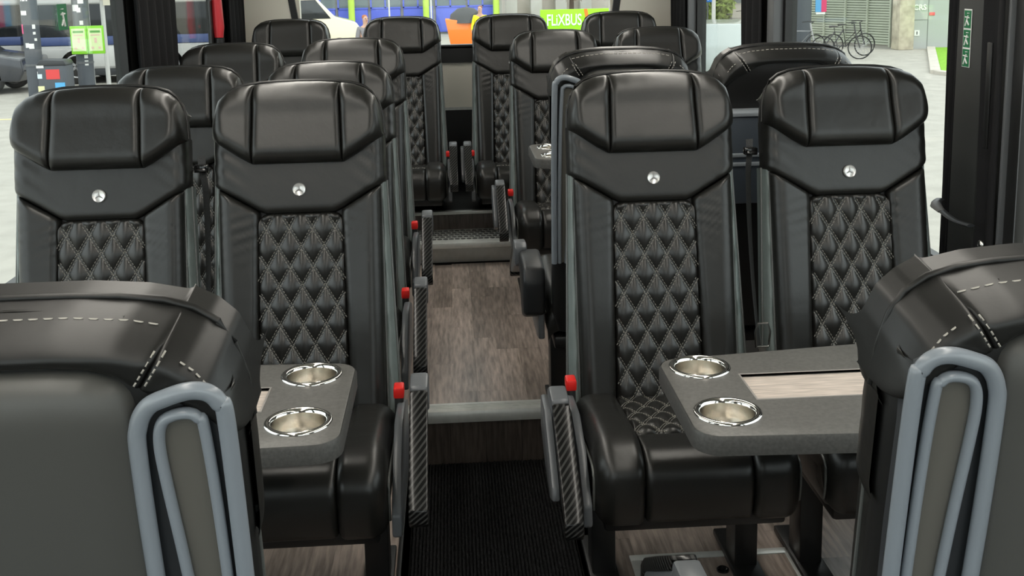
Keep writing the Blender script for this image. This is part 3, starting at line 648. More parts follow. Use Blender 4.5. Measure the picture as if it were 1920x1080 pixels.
# ------------------------------------------------------------------ tables
def table(name, label, x_in, x_wall, ni, fi, nw, fw, z, cups, rec):
    """x_in aisle end, x_wall wall end; ni/fi near and far edge y at the aisle end, nw/fw at the wall"""
    T = empty(name, (0, 0, 0)); setp(T, label, 'table', 'laminate tables between facing seats'); s = 1 if x_wall > x_in else -1; R_ = .055
    def out(ins=0):
        P = [(x_wall, nw+ins), (x_in+s*R_, ni+ins)]
        for k in range(1, 7): a = pi/2*k/6; P.append((x_in+s*(R_-(R_-ins)*sin(a)), ni+R_-(R_-ins)*cos(a)))
        for k in range(0, 7): a = pi/2*k/6; P.append((x_in+s*(R_-(R_-ins)*cos(a)), fi-R_+(R_-ins)*sin(a)))
        P.append((x_wall, fw-ins)); return P
    top = obj('table_top', MB().prism(out(.004), z-.036, z, 'z').mesh('table_top', TAB, 30, .003), T)
    cut = []
    for cx, cy in cups: cut.append(obj('cut', MB().lathe([(.056, -.1), (.056, .1)], 32, (cx, cy, z), cap=True).mesh('cut', TAB, 0)))
    a, b, c, d = rec; cut.append(obj('cut', MB().prism([(a, c), (b, c), (b, d), (a, d)], z-.008, z+.05, 'z').mesh('cut', TAB, 0)))
    for k in cut:
        mo = top.modifiers.new('b', 'BOOLEAN'); mo.operation = 'DIFFERENCE'; mo.object = k; mo.solver = 'EXACT'
    bpy.context.view_layer.update()
    me = bpy.data.meshes.new_from_object(top.evaluated_get(bpy.context.evaluated_depsgraph_get())); top.modifiers.clear(); top.data = me
    for k in cut: bpy.data.objects.remove(k)
    e = out(0); n = len(e); i_ = out(.0035)
    V = [(x, y, z-.008) for x, y in e]+[(x, y, z-.0385) for x, y in e]+[(x, y, z-.001) for x, y in i_]+[(x, y, z-.0385) for x, y in out(.02)]
    F = []
    for k in range(n-1): F += [(k, k+1, n+k+1, n+k), (2*n+k, 2*n+k+1, k+1, k), (n+k, n+k+1, 3*n+k+1, 3*n+k)]
    obj('table_edge', MB().add(V, F).mesh('table_edge', TABE, 50), T)
    lo, hi = sorted((a, b))
    obj('recess_inlay', MB().box(lo+.001, hi-.001, c+.001, d-.001, z-.009, z-.0062).mesh('recess_inlay', TWOOD, 0), T)
    mb = MB(); w = .004
    for bx in ((lo-w, hi+w, c-w, c, z-.006, z+.0012), (lo-w, hi+w, d, d+w, z-.006, z+.0012), (lo-w, lo, c, d, z-.006, z+.0012), (hi, hi+w, c, d, z-.006, z+.0012)): mb.box(*bx)
    obj('recess_rim', mb.mesh('recess_rim', mat('recess_rim', (.30, .28, .26), .4), 40, .001), T)
    for cx, cy in cups:
        h = obj('cup_holder', MB().lathe([(.068, .0002), (.0675, .0035), (.064, .0052), (.058, .0050), (.0545, .002), (.0535, -.004)], 40).mesh('cup_holder', CHR, 60), T, (cx, cy, z))
        obj('cup_bowl', MB().lathe([(.0535, -.003), (.0525, -.030), (.051, -.048), (.046, -.053), (.02, -.0535), (.0, -.0535)], 40).mesh('cup_bowl', mat('brushed_steel', (.72, .69, .63), .22, metal=1), 50), h)
    obj('wall_bracket', MB().box(*sorted((x_wall-s*.08, x_wall-s*.0)), (nw+fw)/2-.12, (nw+fw)/2+.12, z-.10, z-.0385).mesh('bracket', BLK, 40, .006), T)
    return T
table('folding_table', 'charcoal table with two chrome cup holders on the left of the aisle', -.230, XL+.005, 1.895, 2.335, 1.86, 2.40, .68, ((-.327, 2.262), (-.322, 2.008)), (-.408, -1.15, 2.07, 2.195))
table('folding_table', 'wide charcoal table with two chrome cup holders on the right of the aisle', .440, XR-.005, 1.850, 2.275, 1.80, 2.375, .68, ((.527, 2.208), (.525, 1.962)), (.603, 1.25, 2.02, 2.155))
table('folding_table', 'far table corner behind the rear-facing right seats, mostly hidden', .330, XR-.005, 4.25, 4.66, 4.22, 4.70, .80, ((.430, 4.56), (.430, 4.35)), (.51, 1.2, 4.40, 4.53))

# ------------------------------------------------------------------ seats
G = 'black leather coach seats'
seat('black leather seat at the left window, foremost row facing the camera', -.933, 2.72, belt=1, group=G)
seat('black leather aisle seat behind the left table, foremost row facing the camera', -.411, 2.72, arm=1, group=G)
seat('black leather aisle seat behind the right table, foremost row facing the camera', .539, 2.72, arm=-1, adx=-.012, adz=-.05, group=G)
seat('black leather seat at the right window with belt buckle, foremost row facing the camera', 1.080, 2.72, belt=-1, group=G)
seat('black leather left window seat in the second row from the front', -.957, 3.68, -.025, belt=1, group=G)
seat('black leather left aisle seat in the second row from the front', -.431, 3.66, -.022, arm=1, group=G)
seat('black leather left window seat in the third row from the front', -.951, 4.58, .0, belt=1, group=G)
seat('black leather left aisle seat in the third row from the front', -.425, 4.55, .01, arm=1, group=G)
seat('black leather right aisle seat facing forward behind the far table', .531, 5.28, -.012, arm=-1, group=G)
seat('black leather right window seat facing forward behind the far table', 1.065, 5.30, -.012, group=G)
for x, lab, ar in ((-.925, 'rearmost row seat at the far left, beside the cream corner panel', 0), (-.279, 'rearmost row seat just left of the aisle', 1), (.363, 'rearmost row seat just right of the aisle', -1), (1.012, 'rearmost row seat at the far right, beside the cream corner panel', 0)):
    seat('black leather '+lab, x, 6.20, .04, arm=ar, adx=-.03, group=G, floor=.230)
seat('rear-facing black leather right aisle seat seen from behind, back to back with the foremost row', .540, 3.50, .02, rear=True, arm=1, tilt=.07, group=G)
seat('rear-facing right window seat with blue-grey tray on its back, behind the foremost row', 1.068, 3.50, .02, rear=True, tray=True, tilt=.07, group=G)
seat('nearest black seat on the left, seen from behind with grey grip frame', -.456, 1.24, -.065, rear=True, arm=-1, tilt=.07, adz=-.08, group=G)
seat('nearest black seat on the right, seen from behind with grey grip frame', .694, 1.24, -.062, rear=True, arm=1, tilt=.07, adx=.04, adz=.125, group=G)

# floor hatch between the right seats
hx = empty('floor_hatch', (.66, 2.38, .001)); setp(hx, 'wood floor hatch with aluminium frame under the right table', 'hatch')
mb = MB()
for bx in ((-.225, .215, .195, .222, 0, .006), (-.225, .215, -.222, -.195, 0, .006), (-.225, -.198, -.195, .195, 0, .006), (.188, .215, -.195, .195, 0, .006)): mb.box(*bx)
obj('frame', mb.mesh('hatch_frame', ALU, 40, .0015), hx)
obj('hatch_panel', MB().box(-.198, .188, -.195, .195, 0, .003).mesh('hatch_panel', WOOD, 0), hx)
obj('lock_ring', MB().lathe([(.016, 0), (.016, .005), (.012, .008), (.009, .006), (.009, .001), (0, .001)], 20).mesh('lock', GBLK, 50), hx, (.005, .13, .003))

# ------------------------------------------------------------------ outside
GZ = -1.1
PAVE = mat('street_paving', (.38, .36, .315), .8, noise=.10, nscale=3, bump=.15, bscale=9)
setp(obj('ground', MB().box(-80, 80, -30, 110, GZ-.2, GZ).mesh('ground', PAVE)), kind='structure')
KERB = mat('kerb_stone', (.52, .48, .42), .8, noise=.1, nscale=6)
GRASS = mat('lawn_grass', (.20, .42, .02), .85, noise=.25, nscale=14, bump=.6, bscale=40)
lawn = empty('lawn', (14, 28, GZ)); setp(lawn, 'bright green lawn with pale kerb outside the right windows', 'lawn')
gp = [(15.5, 33.4), (12.1, 25.7), (12.8, 23.0), (26, 19.0), (26, 31.0)]
obj('turf', MB().prism([(a-14, b-28) for a, b in gp], .0, .06, 'z').mesh('turf', GRASS), lawn)
for (a, b) in ((0, 1), (1, 2), (2, 3)):
    p, q = Vector((*gp[a], 0)), Vector((*gp[b], 0)); d = (q-p); n_ = int(d.length/1.0); d.normalize(); nn = Vector((d.y, -d.x, 0))
    for k in range(n_):
        c = p+d*(k+.5)*((q-p).length/n_)-Vector((14, 28, 0))+nn*.12
        obj('kerb_stone', MB().obox((c.x, c.y, .045), d*((q-p).length/n_/2-.01), nn*.12, (0, 0, .045)).mesh('kerb', KERB), lawn)
setp(obj('yellow_road_line', MB().box(-16, -7.5, 21.8, 21.95, GZ, GZ+.006).mesh('line', mat('pale_yellow_line', (.62, .56, .30), .8))), 'faint yellow line painted on the street left of the bus', 'road marking')

TYRE = mat('tyre', (.02, .02, .02), .8); RIM = mat('rim', (.45, .45, .46), .35, metal=.7); CGL = mat('dark_car_glass', (.015, .018, .02), .1)
def wheel(parent, x, y, z, r, w=.2):
    t = obj('wheel', MB().tube([(0, -w/2, 0), (0, -w/2+.03, 0), (0, w/2-.03, 0), (0, w/2, 0)], [r*.9, r, r, r*.9], 24).mesh('wheel', TYRE, 40), parent, (x, y, z))
    mb = MB()
    for k in range(5):
        a = 2*pi*k/5; mb.obox((cos(a)*r*.34, 0, sin(a)*r*.34), (cos(a)*r*.3, 0, sin(a)*r*.3), (0, w/2+.012, 0), (-sin(a)*r*.07, 0, cos(a)*r*.07))
    mb.tube([(r*.62*cos(2*pi*k/24), -w/2-.004, r*.62*sin(2*pi*k/24)) for k in range(24)], .022, 6, closed=True)
    obj('rim', mb.mesh('rim', RIM, 40), t)
def car(label, loc, rz, col, prof, win, wid=1.8, length=4.4, wr=.34, wx=(-1.35, 1.35), cat='car', name='parked_car'):
    T = empty(name, loc, rz); setp(T, label, cat); P = mat('paint_%.2f_%.2f_%.2f' % col, col, .25, coat=1)
    obj('body', MB().prism(prof, -wid/2, wid/2, 'y').mesh('body', P, 40, .05, 3), T)
    for s in (-1, 1):
        for w in win:
            y0, y1 = sorted((s*(wid/2-.01), s*(wid/2+.006))); obj('side_window', MB().prism(w, y0, y1, 'y').mesh('side_window', CGL, 30, .004), T)
        for x in wx: wheel(T, x, s*(wid/2-.1), wr, wr)
        for x, c in ((length/2-.10, (.8, .8, .75)), (-length/2+.06, (.5, .02, .02))):
            obj('lamp', MB().box(x-.10, x+.08, s*(wid/2-.22)-.14, s*(wid/2-.22)+.14, .70, .82).mesh('lamp', mat('lamp_%.1f' % c[1], c, .2), 40, .02), T)
    return T
SUV = [(-2.2, .35), (2.1, .30), (2.25, .55), (2.2, .86), (1.15, 1.02), (.45, 1.50), (.1, 1.58), (-1.7, 1.55), (-2.15, 1.05), (-2.25, .6)]
SUVW = [[(.98, 1.06), (.40, 1.46), (-.1, 1.50), (-.1, 1.06)], [(-.2, 1.06), (-.2, 1.50), (-1.5, 1.48), (-1.75, 1.08)]]
car('dark navy car with alloy wheels parked at the far left of the street', (-12.75, 27.9, GZ), 0, (.022, .026, .036), SUV, SUVW, wr=.36)
car('pale silver car glimpsed between the seats through the right window', (6.6, 25.6, GZ), radians(70), (.45, .50, .48), [(a, b*.93) for a, b in SUV], [[(a, b*.93) for a, b in w_] for w_ in SUVW])
VAN = [(-2.6, .35), (2.5, .32), (2.6, .7), (2.3, 1.15), (1.6, 1.35), (.9, 2.1), (-2.5, 2.15), (-2.6, 1.8)]
car('cream delivery van parked behind the bus at the left', (-5.6, 38, GZ), radians(8), (.80, .72, .50), VAN, [[(1.45, 1.3), (.95, 1.95), (.2, 1.95), (.2, 1.3)]], wid=1.9, length=5.2, wr=.34, wx=(-1.6, 1.7), cat='van', name='delivery_van')

# two grey coaches across the street on the left
CW = mat('coach_white', (.62, .62, .60), .35); CGREY = mat('coach_grey', (.42, .42, .41), .4); CBL = mat('coach_blue', (.06, .09, .22), .35)
def coach(label, x0, x1, y0, group):
    T = empty('parked_coach', ((x0+x1)/2, y0+1.25, GZ)); setp(T, label, 'coach', group); h = (x1-x0)/2
    obj('body', MB().box(-h, h, -1.25, 1.25, .40, 1.04).mesh('body', CGREY, 40, .05), T)
    obj('skirt', MB().box(-h+.02, h-.02, -1.22, 1.22, .22, .41).mesh('skirt', DGREY, 40, .02), T)
    obj('blue_stripe', MB().box(-h, h, -1.252, 1.252, 1.04, 1.27).mesh('stripe', CBL, 40, .02), T)
    obj('roof', MB().box(-h, h, -1.25, 1.25, 2.10, 3.3).mesh('roof', CW, 40, .10, 3), T)
    n = max(2, int((x1-x0)/1.5))
    for i in range(n):
        a, b = -h+.06+i*(2*h-.12)/n, -h+.06+(i+1)*(2*h-.12)/n
        obj('coach_window', MB().box(a+.02, b-.02, -1.24, 1.24, 1.27, 2.12).mesh('coach_window', CGL, 40, .01), T)
        obj('window_post', MB().box(b-.03, b+.03, -1.235, 1.235, 1.27, 2.12).mesh('post', BLK), T)
    k = obj('luggage_door', MB().box(-.9, .7, -1.262, -1.24, .46, 1.0).mesh('luggage_door', CW, 40, .01), T)
    for x in (-h+1.2, h-1.2):
        for s in (-1.1, 1.1): wheel(T, x, s, .48, .48, .3)
    return T
coach('grey and white coach parked behind the dark car at the far left', -24, -11.75, 30.2, 'parked coaches')
coach('grey coach with blue stripe parked behind the sticker-covered poles', -11.2, -6.4, 29.3, 'parked coaches')

# sticker-covered poles, bin, green notices
POLE = mat('slate_pole', (.075, .085, .10), .5); SW = WHITE
SC = [WHITE, mat('sticker_pink', (.80, .12, .28), .5), mat('sticker_yellow', (.85, .75, .35), .5), mat('sticker_grey', (.5, .5, .5), .5)]
def pole(label, x, y, r, h, stick):
    T = empty('sticker_pole', (x, y, GZ)); setp(T, label, 'pole', 'thick slate poles with stickers')
    obj('shaft', MB().tube([(0, 0, 0), (0, 0, h)], r, 24).mesh('shaft', POLE, 40), T)
    obj('collar', MB().tube([(0, 0, .78), (0, 0, .83)], r+.012, 24).mesh('collar', GREY, 40), T)
    for a, z, w, hh, c in stick:
        V = []
        for t in (-1, 0, 1):
            for b in (-1, 1):
                an = -pi/2+a+t*w/r/2; V.append(((r+.004)*cos(an), (r+.004)*sin(an), z+b*hh/2))
        obj('sticker', MB().add(V, [(0, 2, 3, 1), (2, 4, 5, 3)]).mesh('sticker', SC[c], 0), T)
pole('thick slate pole with white stickers, nearest to the dark car', -9.78, 25.8, .19, 4, [(-.4, 2.02, .16, .10, 0), (-.2, 2.35, .18, .12, 0), (.7, 1.70, .07, .10, 0), (.7, 1.55, .06, .06, 0), (.8, 1.40, .06, .06, 0), (-.25, 1.27, .09, .11, 0), (.25, 1.25, .11, .12, 0), (-.9, 1.65, .10, .22, 1), (.9, .6, .12, .1, 0)])
pole('thick slate pole carrying the green framed notices', -8.74, 26.2, .19, 4, [(-.3, 2.1, .16, .15, 0), (.1, 2.05, .09, .11, 0), (.4, 2.25, .13, .10, 0), (.3, 1.75, .08, .10, 0), (.5, .95, .08, .08, 0), (.5, .80, .08, .12, 0), (-.6, 1.2, .08, .08, 0)])
bn = empty('litter_bin', (-8.98, 24.9, GZ)); setp(bn, 'slate litter bin with red and blue stickers between the two thick poles', 'bin')
obj('body', MB().box(-.32, .32, -.25, .25, 0, .86).mesh('bin_body', POLE, 40, .03), bn); obj('lid', MB().prism([(-.34, .86), (.34, .86), (.28, .97), (-.24, .99)], -.27, .27, 'y').mesh('bin_lid', DGREY, 40, .02), bn)
obj('opening', MB().box(-.02, .28, -.262, -.24, .88, .94).mesh('opening', BLK), bn)
for x, z, w, h, c in ((.02, .66, .30, .22, (.70, .06, .06)), (.16, .36, .22, .22, (.10, .42, .75)), (-.26, .30, .14, .20, (.75, .72, .42)), (-.27, .62, .10, .10, (.65, .78, .85)), (-.25, .84, .16, .07, (.8, .8, .78))):
    obj('sticker', MB().box(x-w/2, x+w/2, -.258, -.251, z-h/2, z+h/2).mesh('sticker', mat('st_%.2f_%.2f' % c[:2], c, .5)), bn)
LIME = mat('lime_frame', (.24, .62, .03), .4); POST = mat('notice_paper', (.66, .78, .42), .6); PINK = mat('notice_print', (.72, .50, .42), .6); DKG = mat('notice_heading', (.12, .35, .08), .6)
for i, x in enumerate((-8.73, -8.34)):
    t = empty('green_notice', (x, 25.90, GZ+1.02)); setp(t, 'lime framed notice on the thick pole, %s of the two' % ('left' if i == 0 else 'right'), 'sign', 'lime framed notices')
    obj('frame', MB().box(-.19, .19, -.03, .03, 0, .66).mesh('notice_frame', LIME, 40, .01), t); obj('paper', MB().box(-.155, .155, -.034, -.029, .07, .60).mesh('paper', POST), t)
    mb = MB().box(-.12, .12, -.037, -.033, .50, .55); obj('heading', mb.mesh('heading', DKG), t)
    mb = MB().box(-.11, .11, -.037, -.033, .43, .46).box(-.03, .03, -.037, -.033, .26, .38).box(-.11, -.05, -.037, -.033, .12, .17).box(.05, .11, -.037, -.033, .12, .17); obj('print', mb.mesh('print', PINK), t)
for x, lab in ((-8.98, 'thin pale sign pole just behind the lime notices'), (-8.60, 'thin pale sign pole right of the lime notices')):
    t = empty('sign_pole', (x, 27.4, GZ)); setp(t, lab, 'pole', 'thin pale sign poles'); obj('shaft', MB().tube([(0, 0, 0), (0, 0, 3.4)], .055, 10).mesh('shaft', mat('pale_pole', (.60, .60, .58), .4), 40), t); obj('foot', MB().lathe([(.10, 0), (.10, .03), (.06, .05)], 12).mesh('foot', GREY, 40), t)
t = empty('street_sign', (-8.64, 27.30, GZ+2.22)); setp(t, 'yellow and white sign plates high on the thin pale pole', 'sign')
obj('plate', MB().box(-.27, .12, -.01, .01, .12, .5).mesh('plate', mat('sign_yellow', (.85, .60, .02), .4), 40), t); obj('plate', MB().box(.10, .30, -.01, .01, -.10, .5).mesh('plate', mat('sign_cream', (.72, .68, .55), .5), 40), t)

# street behind the bus
FAC = mat('facade_grey', (.50, .50, .46), .8, noise=.08, nscale=2); BLUE = mat('facade_blue', (.10, .14, .62), .5); LCOL = mat('lime_column', (.50, .72, .10), .5); FGL = mat('facade_glass', (.16, .20, .22), .15)
fb = empty('station_building', (-3, 50, GZ)); setp(fb, 'station building with blue panels and lime green columns behind the bus', 'building')
obj('wall', MB().box(-7, 5.5, .3, 6, 0, 8).mesh('facade', FAC), fb)
for i in range(8):
    x = -6.6+i*1.5
    w = obj('window', MB().box(x, x+1.4, .12, .32, 1.25, 3.2).mesh('window', FGL), fb); mb = MB()
    for bx in ((x, x+1.4, .08, .16, 1.22, 1.30), (x, x+1.4, .08, .16, 2.1, 2.18), (x, x+.07, .08, .16, 1.25, 3.2), (x+.66, x+.73, .08, .16, 1.25, 3.2)): mb.box(*bx)
    obj('mullion', mb.mesh('mullion', BLUE), w); obj('blue_panel', MB().box(x+.02, x+1.38, .10, .31, .1, 1.22).mesh('blue_panel', BLUE, 40, .02), fb)
for x in (-1.42, 1.98, 5.2, -5.2): obj('column', MB().tube([(x, -.4, 0), (x, -.4, 8)], .15, 14).mesh('column', LCOL, 40), fb)
wb_ = empty('pale_building', (6, 56, GZ)); setp(wb_, 'pale building with tall white columns behind the green advertising panel', 'building')
obj('wall', MB().box(-3, 30, 1, 8, 0, 9).mesh('wall', mat('pale_facade', (.62, .58, .52), .8, noise=.1, nscale=1)), wb_)
for i in range(4): obj('column', MB().box(-3+i*1.3, -2.4+i*1.3, .2, 1, 0, 9).mesh('column', mat('column_white', (.70, .70, .66), .7), 40, .03), wb_)
for i in range(9): obj('window', MB().box(3.4+i*2.6, 5.0+i*2.6, .93, 1.05, .9, 2.6).mesh('window', FGL), wb_)
bk = empty('brick_building', (-22, 58, GZ)); setp(bk, 'brown building far behind the parked coaches', 'building')
obj('wall', MB().box(-20, 13, 0, 8, 0, 10).mesh('wall', mat('brown_facade', (.30, .22, .17), .8, noise=.15, nscale=1)), bk)
for i in range(12): obj('window', MB().box(-19+i*2.6, -17.4+i*2.6, -.06, .05, .9, 2.6).mesh('window', FGL), bk)
ad = empty('advertising_panel', (4.93, 42, GZ)); setp(ad, 'bright green advertising panel with white lettering and orange stripe', 'sign')
obj('panel', MB().box(-1.35, 1.35, -.05, .05, .30, 1.27).mesh('panel', mat('ad_green', (.32, .78, .01), .5), 40, .01), ad)
obj('lettering', text_mesh('FLiXBUS', .62, WHITE, .01, .008), ad, (-.42, -.07, .84), (pi/2, 0, 0), (.62, 1, 1))
obj('stripe', MB().prism([(.52, .30), (.66, .30), (.50, 1.27), (.36, 1.27)], -.062, -.048, 'y').mesh('stripe', mat('ad_orange', (.85, .22, .02), .5)), ad)
for x in (-1.1, 1.1): obj('post', MB().box(x-.04, x+.04, -.03, .03, 0, .32).mesh('post', GREY), ad)
sk_ = empty('orange_skip', (.62, 38.5, GZ)); setp(sk_, 'orange skip container with dark load behind the rear window', 'container')
obj('tub', MB().prism([(-.55, .1), (.50, .1), (.75, 1.0), (-.75, 1.15)], -.5, .5, 'y').mesh('tub', mat('skip_orange', (.85, .20, .02), .5), 40, .03), sk_)
obj('load', MB().lathe([(.62, 1.0), (.55, 1.3), (.3, 1.5), (0, 1.55)], 12).mesh('load', mat('dark_load', (.05, .05, .05), .8), 60), sk_)
for x, y, z, c, lab, nm in ((-2.40, 44, 2.05, (.90, .50, .01), 'yellow sign on a pole in front of the station building', 'street_sign'), (-1.05+.35, 44, 2.1, (.70, .30, .28), 'round red sign right of the yellow sign', 'street_sign')):
    t = empty(nm, (x, y, GZ)); setp(t, lab, 'sign'); obj('pole', MB().tube([(0, 0, 0), (0, 0, z+.4)], .035, 8).mesh('pole', mat('pale_pole', (.6, .6, .58), .4), 40), t)
    if 'yellow' in lab: obj('plate', MB().box(-.22, .22, -.05, -.035, z-.05, z+.6).mesh('plate', mat('sign_amber', c, .4), 40, .01), t)
    else: obj('plate', MB().tube([(0, -.05, z+.15), (0, -.035, z+.15)], .22, 20).mesh('plate', mat('sign_red', c, .4), 40), t)
SKIN = mat('skin', (.50, .30, .22), .6)
def person(label, x, y, rz, top, trou, hair, hgt=1.72):
    T = empty('person', (x, y, GZ), rz); setp(T, label, 'person'); k = hgt/1.72
    def sk(name, pts, edges, M):
        me = bpy.data.meshes.new(name); me.from_pydata([Vector(p[:3])*k for p in pts], edges, []); o = obj(name, me, T)
        mo = o.modifiers.new('s', 'SKIN')
        for i, p in enumerate(pts): r = p[3]*k; me.skin_vertices[0].data[i].radius = (p[4]*k if len(p) > 4 else r, r)
        me.skin_vertices[0].data[0].use_root = True
        o.modifiers.new('d', 'SUBSURF').levels = 1; bpy.context.view_layer.update()
        m2 = bpy.data.meshes.new_from_object(o.evaluated_get(bpy.context.evaluated_depsgraph_get())); o.modifiers.clear(); o.data = m2
        m2.materials.clear(); m2.materials.append(M); m2.polygons.foreach_set('use_smooth', [True]*len(m2.polygons)); return o
    B = [(0, 0, .95, .12, .15), (0, 0, 1.15, .11, .14), (0, 0, 1.36, .11, .17), (0, 0, 1.46, .055), (0, -.01, 1.54, .07), (0, -.015, 1.62, .085), (0, 0, 1.70, .06), (.17, 0, 1.39, .05), (.24, .0, 1.14, .04), (.22, -.12, .95, .033), (.21, -.17, .88, .03), (-.17, 0, 1.39, .05), (-.24, 0, 1.14, .04), (-.22, -.12, .95, .033), (-.21, -.17, .88, .03), (.09, 0, .88, .085), (.10, -.05, .48, .055), (.10, .03, .10, .04), (.10, -.10, .03, .035), (-.09, 0, .88, .085), (-.10, .05, .48, .055), (-.10, .12, .10, .04), (-.10, .0, .03, .035)]
    E = [(0, 1), (1, 2), (2, 3), (3, 4), (4, 5), (5, 6), (2, 7), (7, 8), (8, 9), (9, 10), (2, 11), (11, 12), (12, 13), (13, 14), (0, 15), (15, 16), (16, 17), (17, 18), (0, 19), (19, 20), (20, 21), (21, 22)]
    b = sk('body', B, E, SKIN)
    J = [(0, 0, .90, .14, .17), (0, 0, 1.15, .135, .165), (0, 0, 1.37, .13, .19), (.18, 0, 1.39, .07), (.245, 0, 1.14, .058), (.225, -.12, .96, .048), (-.18, 0, 1.39, .07), (-.245, 0, 1.14, .058), (-.225, -.12, .96, .048)]
    sk('jacket', J, [(0, 1), (1, 2), (2, 3), (3, 4), (4, 5), (2, 6), (6, 7), (7, 8)], mat('cloth_%.2f_%.2f' % top[:2], top, .8))
    Q = [(0, 0, .93, .13, .16), (.09, 0, .86, .10), (.10, -.05, .48, .07), (.10, .03, .13, .06), (-.09, 0, .86, .10), (-.10, .05, .48, .07), (-.10, .12, .13, .06)]
    sk('trousers', Q, [(0, 1), (1, 2), (2, 3), (0, 4), (4, 5), (5, 6)], mat('cloth_%.2f_%.2f' % trou[:2], trou, .8))
    sk('hair', [(0, .03, 1.60, .085), (0, .02, 1.68, .085), (0, .0, 1.72, .06)], [(0, 1), (1, 2)], mat('hair_%.2f' % hair[0], hair, .8))
    for s in (-1, 1): obj('eye', MB().lathe([(.0, .01), (.01, .006), (.012, 0)], 8).mesh('eye', BLK, 60), T, (s*.032*k, -.098*k, 1.635*k), (pi/2, 0, 0))
    obj('nose', MB().tube([(0, -.09, 1.63), (0, -.112, 1.60)], [.008, .014], 6).mesh('nose', SKIN, 60), T, (0, 0, 0), (0, 0, 0), (k, k, k)); obj('mouth', MB().box(-.025, .025, -.10, -.09, 1.568, 1.576).mesh('mouth', mat('lips', (.35, .12, .10), .6)), T, (0, 0, 0), (0, 0, 0), (k, k, k))
person('person with reddish hair and grey jacket walking behind the bus', -2.12, 27.5, radians(30), (.20, .19, .20), (.05, .05, .08), (.35, .12, .05))
person('person in a yellow high-visibility jacket beside the orange skip', .98, 33.5, radians(-20), (.85, .80, .02), (.06, .08, .16), (.25, .10, .04))

# right side: poles, signs, bikes, shrubs, trees
def leafy(name, label, x, y, h, rad, col, n=260, trunk=True, cat='tree', base=0.0, group=None):
    T = empty(name, (x, y, GZ)); setp(T, label, cat, group)
    if trunk:
        mb = MB().tube([(0, 0, 0), (.05, 0, h*.4), (0, .05, h*.75)], [.12, .09, .03], 8)
        for k in range(7):
            a = k*2.4; mb.tube([(0, 0, h*(.3+.05*k)), (cos(a)*rad*.7, sin(a)*rad*.7, h*(.55+.05*k))], [.04, .012], 6)
        obj('trunk', mb.mesh('trunk', mat('bark', (.12, .09, .07), .9), 60), T)
    V = []; F = []
    for i in range(n):
        while True:
            p = Vector((random.uniform(-1, 1), random.uniform(-1, 1), random.uniform(-1, 1)))
            if p.length < 1: break
        p = Vector((p.x*rad, p.y*rad, base+(h-base)*(.5+.5*p.z)))
        a = Vector((random.gauss(0, 1), random.gauss(0, 1), random.gauss(0, 1))).normalized(); b = a.orthogonal().normalized(); s = random.uniform(.10, .2)
        k = len(V); V += [p-a*s, p-b*s*.5, p+a*s, p+b*s*.5]; F.append((k, k+1, k+2, k+3))
    setp(obj('foliage', mesh('foliage', V, F, mat('leaf_%.2f_%.2f' % col[:2], col, .7, noise=.3, nscale=3), 0), T), kind='stuff'); return T
leafy('shrub', 'yellow-green shrub between the pale poles outside the right window', 11.75, 46.5, 2.6, .75, (.22, .30, .05), 900, False, 'shrub', .1)
leafy('shrub', 'darker low shrub left of the yellow-green shrub', 10.4, 49, 2.2, .9, (.10, .16, .04), 700, False, 'shrub', .1)
for i, (x, y, h, r, c, lab) in enumerate(((9.2, 52, 6, 2.2, (.16, .20, .07), 'olive leafed tree at the left of the right rear window view'), (14.0, 53, 6, 2.4, (.13, .18, .05), 'green leafed tree behind the street sign on the right'), (19, 50, 7, 2.6, (.13, .17, .06), 'tall tree behind the corrugated wall'), (5.6, 49, 6, 2.0, (.42, .36, .30), 'pale budding tree above the green advertising panel'), (-6.6, 46, 6, 1.6, (.48, .40, .26), 'pale yellow budding tree at the left of the rear window'))):
    leafy('street_tree', lab, x, y, h, r, c, 1500, True, 'tree', h*.22, 'street trees')
for x, y, lab in ((11.35, 45.6, 'slim white pole next to the blue square sign'), (12.55, 45.2, 'slim white pole beside the yellow-green shrub')):
    t = empty('white_pole', (x, y, GZ)); setp(t, lab, 'pole'); obj('shaft', MB().tube([(0, 0, 0), (0, 0, 4)], .085, 10).mesh('shaft', mat('pole_white', (.75, .74, .70), .5), 40), t); obj('foot', MB().lathe([(.15, 0), (.15, .04), (.09, .07)], 12).mesh('foot', GREY, 40), t)
t = empty('blue_square_sign', (10.75, 44.2, GZ)); setp(t, 'square blue street sign with white mark on a slim pole', 'sign')
obj('pole', MB().tube([(0, 0, 0), (0, 0, 1.7)], .03, 8).mesh('pole', GREY, 40), t); obj('plate', MB().box(-.17, .17, -.05, -.035, 1.35, 1.75).mesh('plate', mat('sign_blue', (.03, .20, .65), .4), 40, .01), t); obj('arrow', MB().box(-.03, .03, -.058, -.049, 1.42, 1.62).box(-.08, .08, -.058, -.049, 1.58, 1.64).mesh('arrow', WHITE), t)
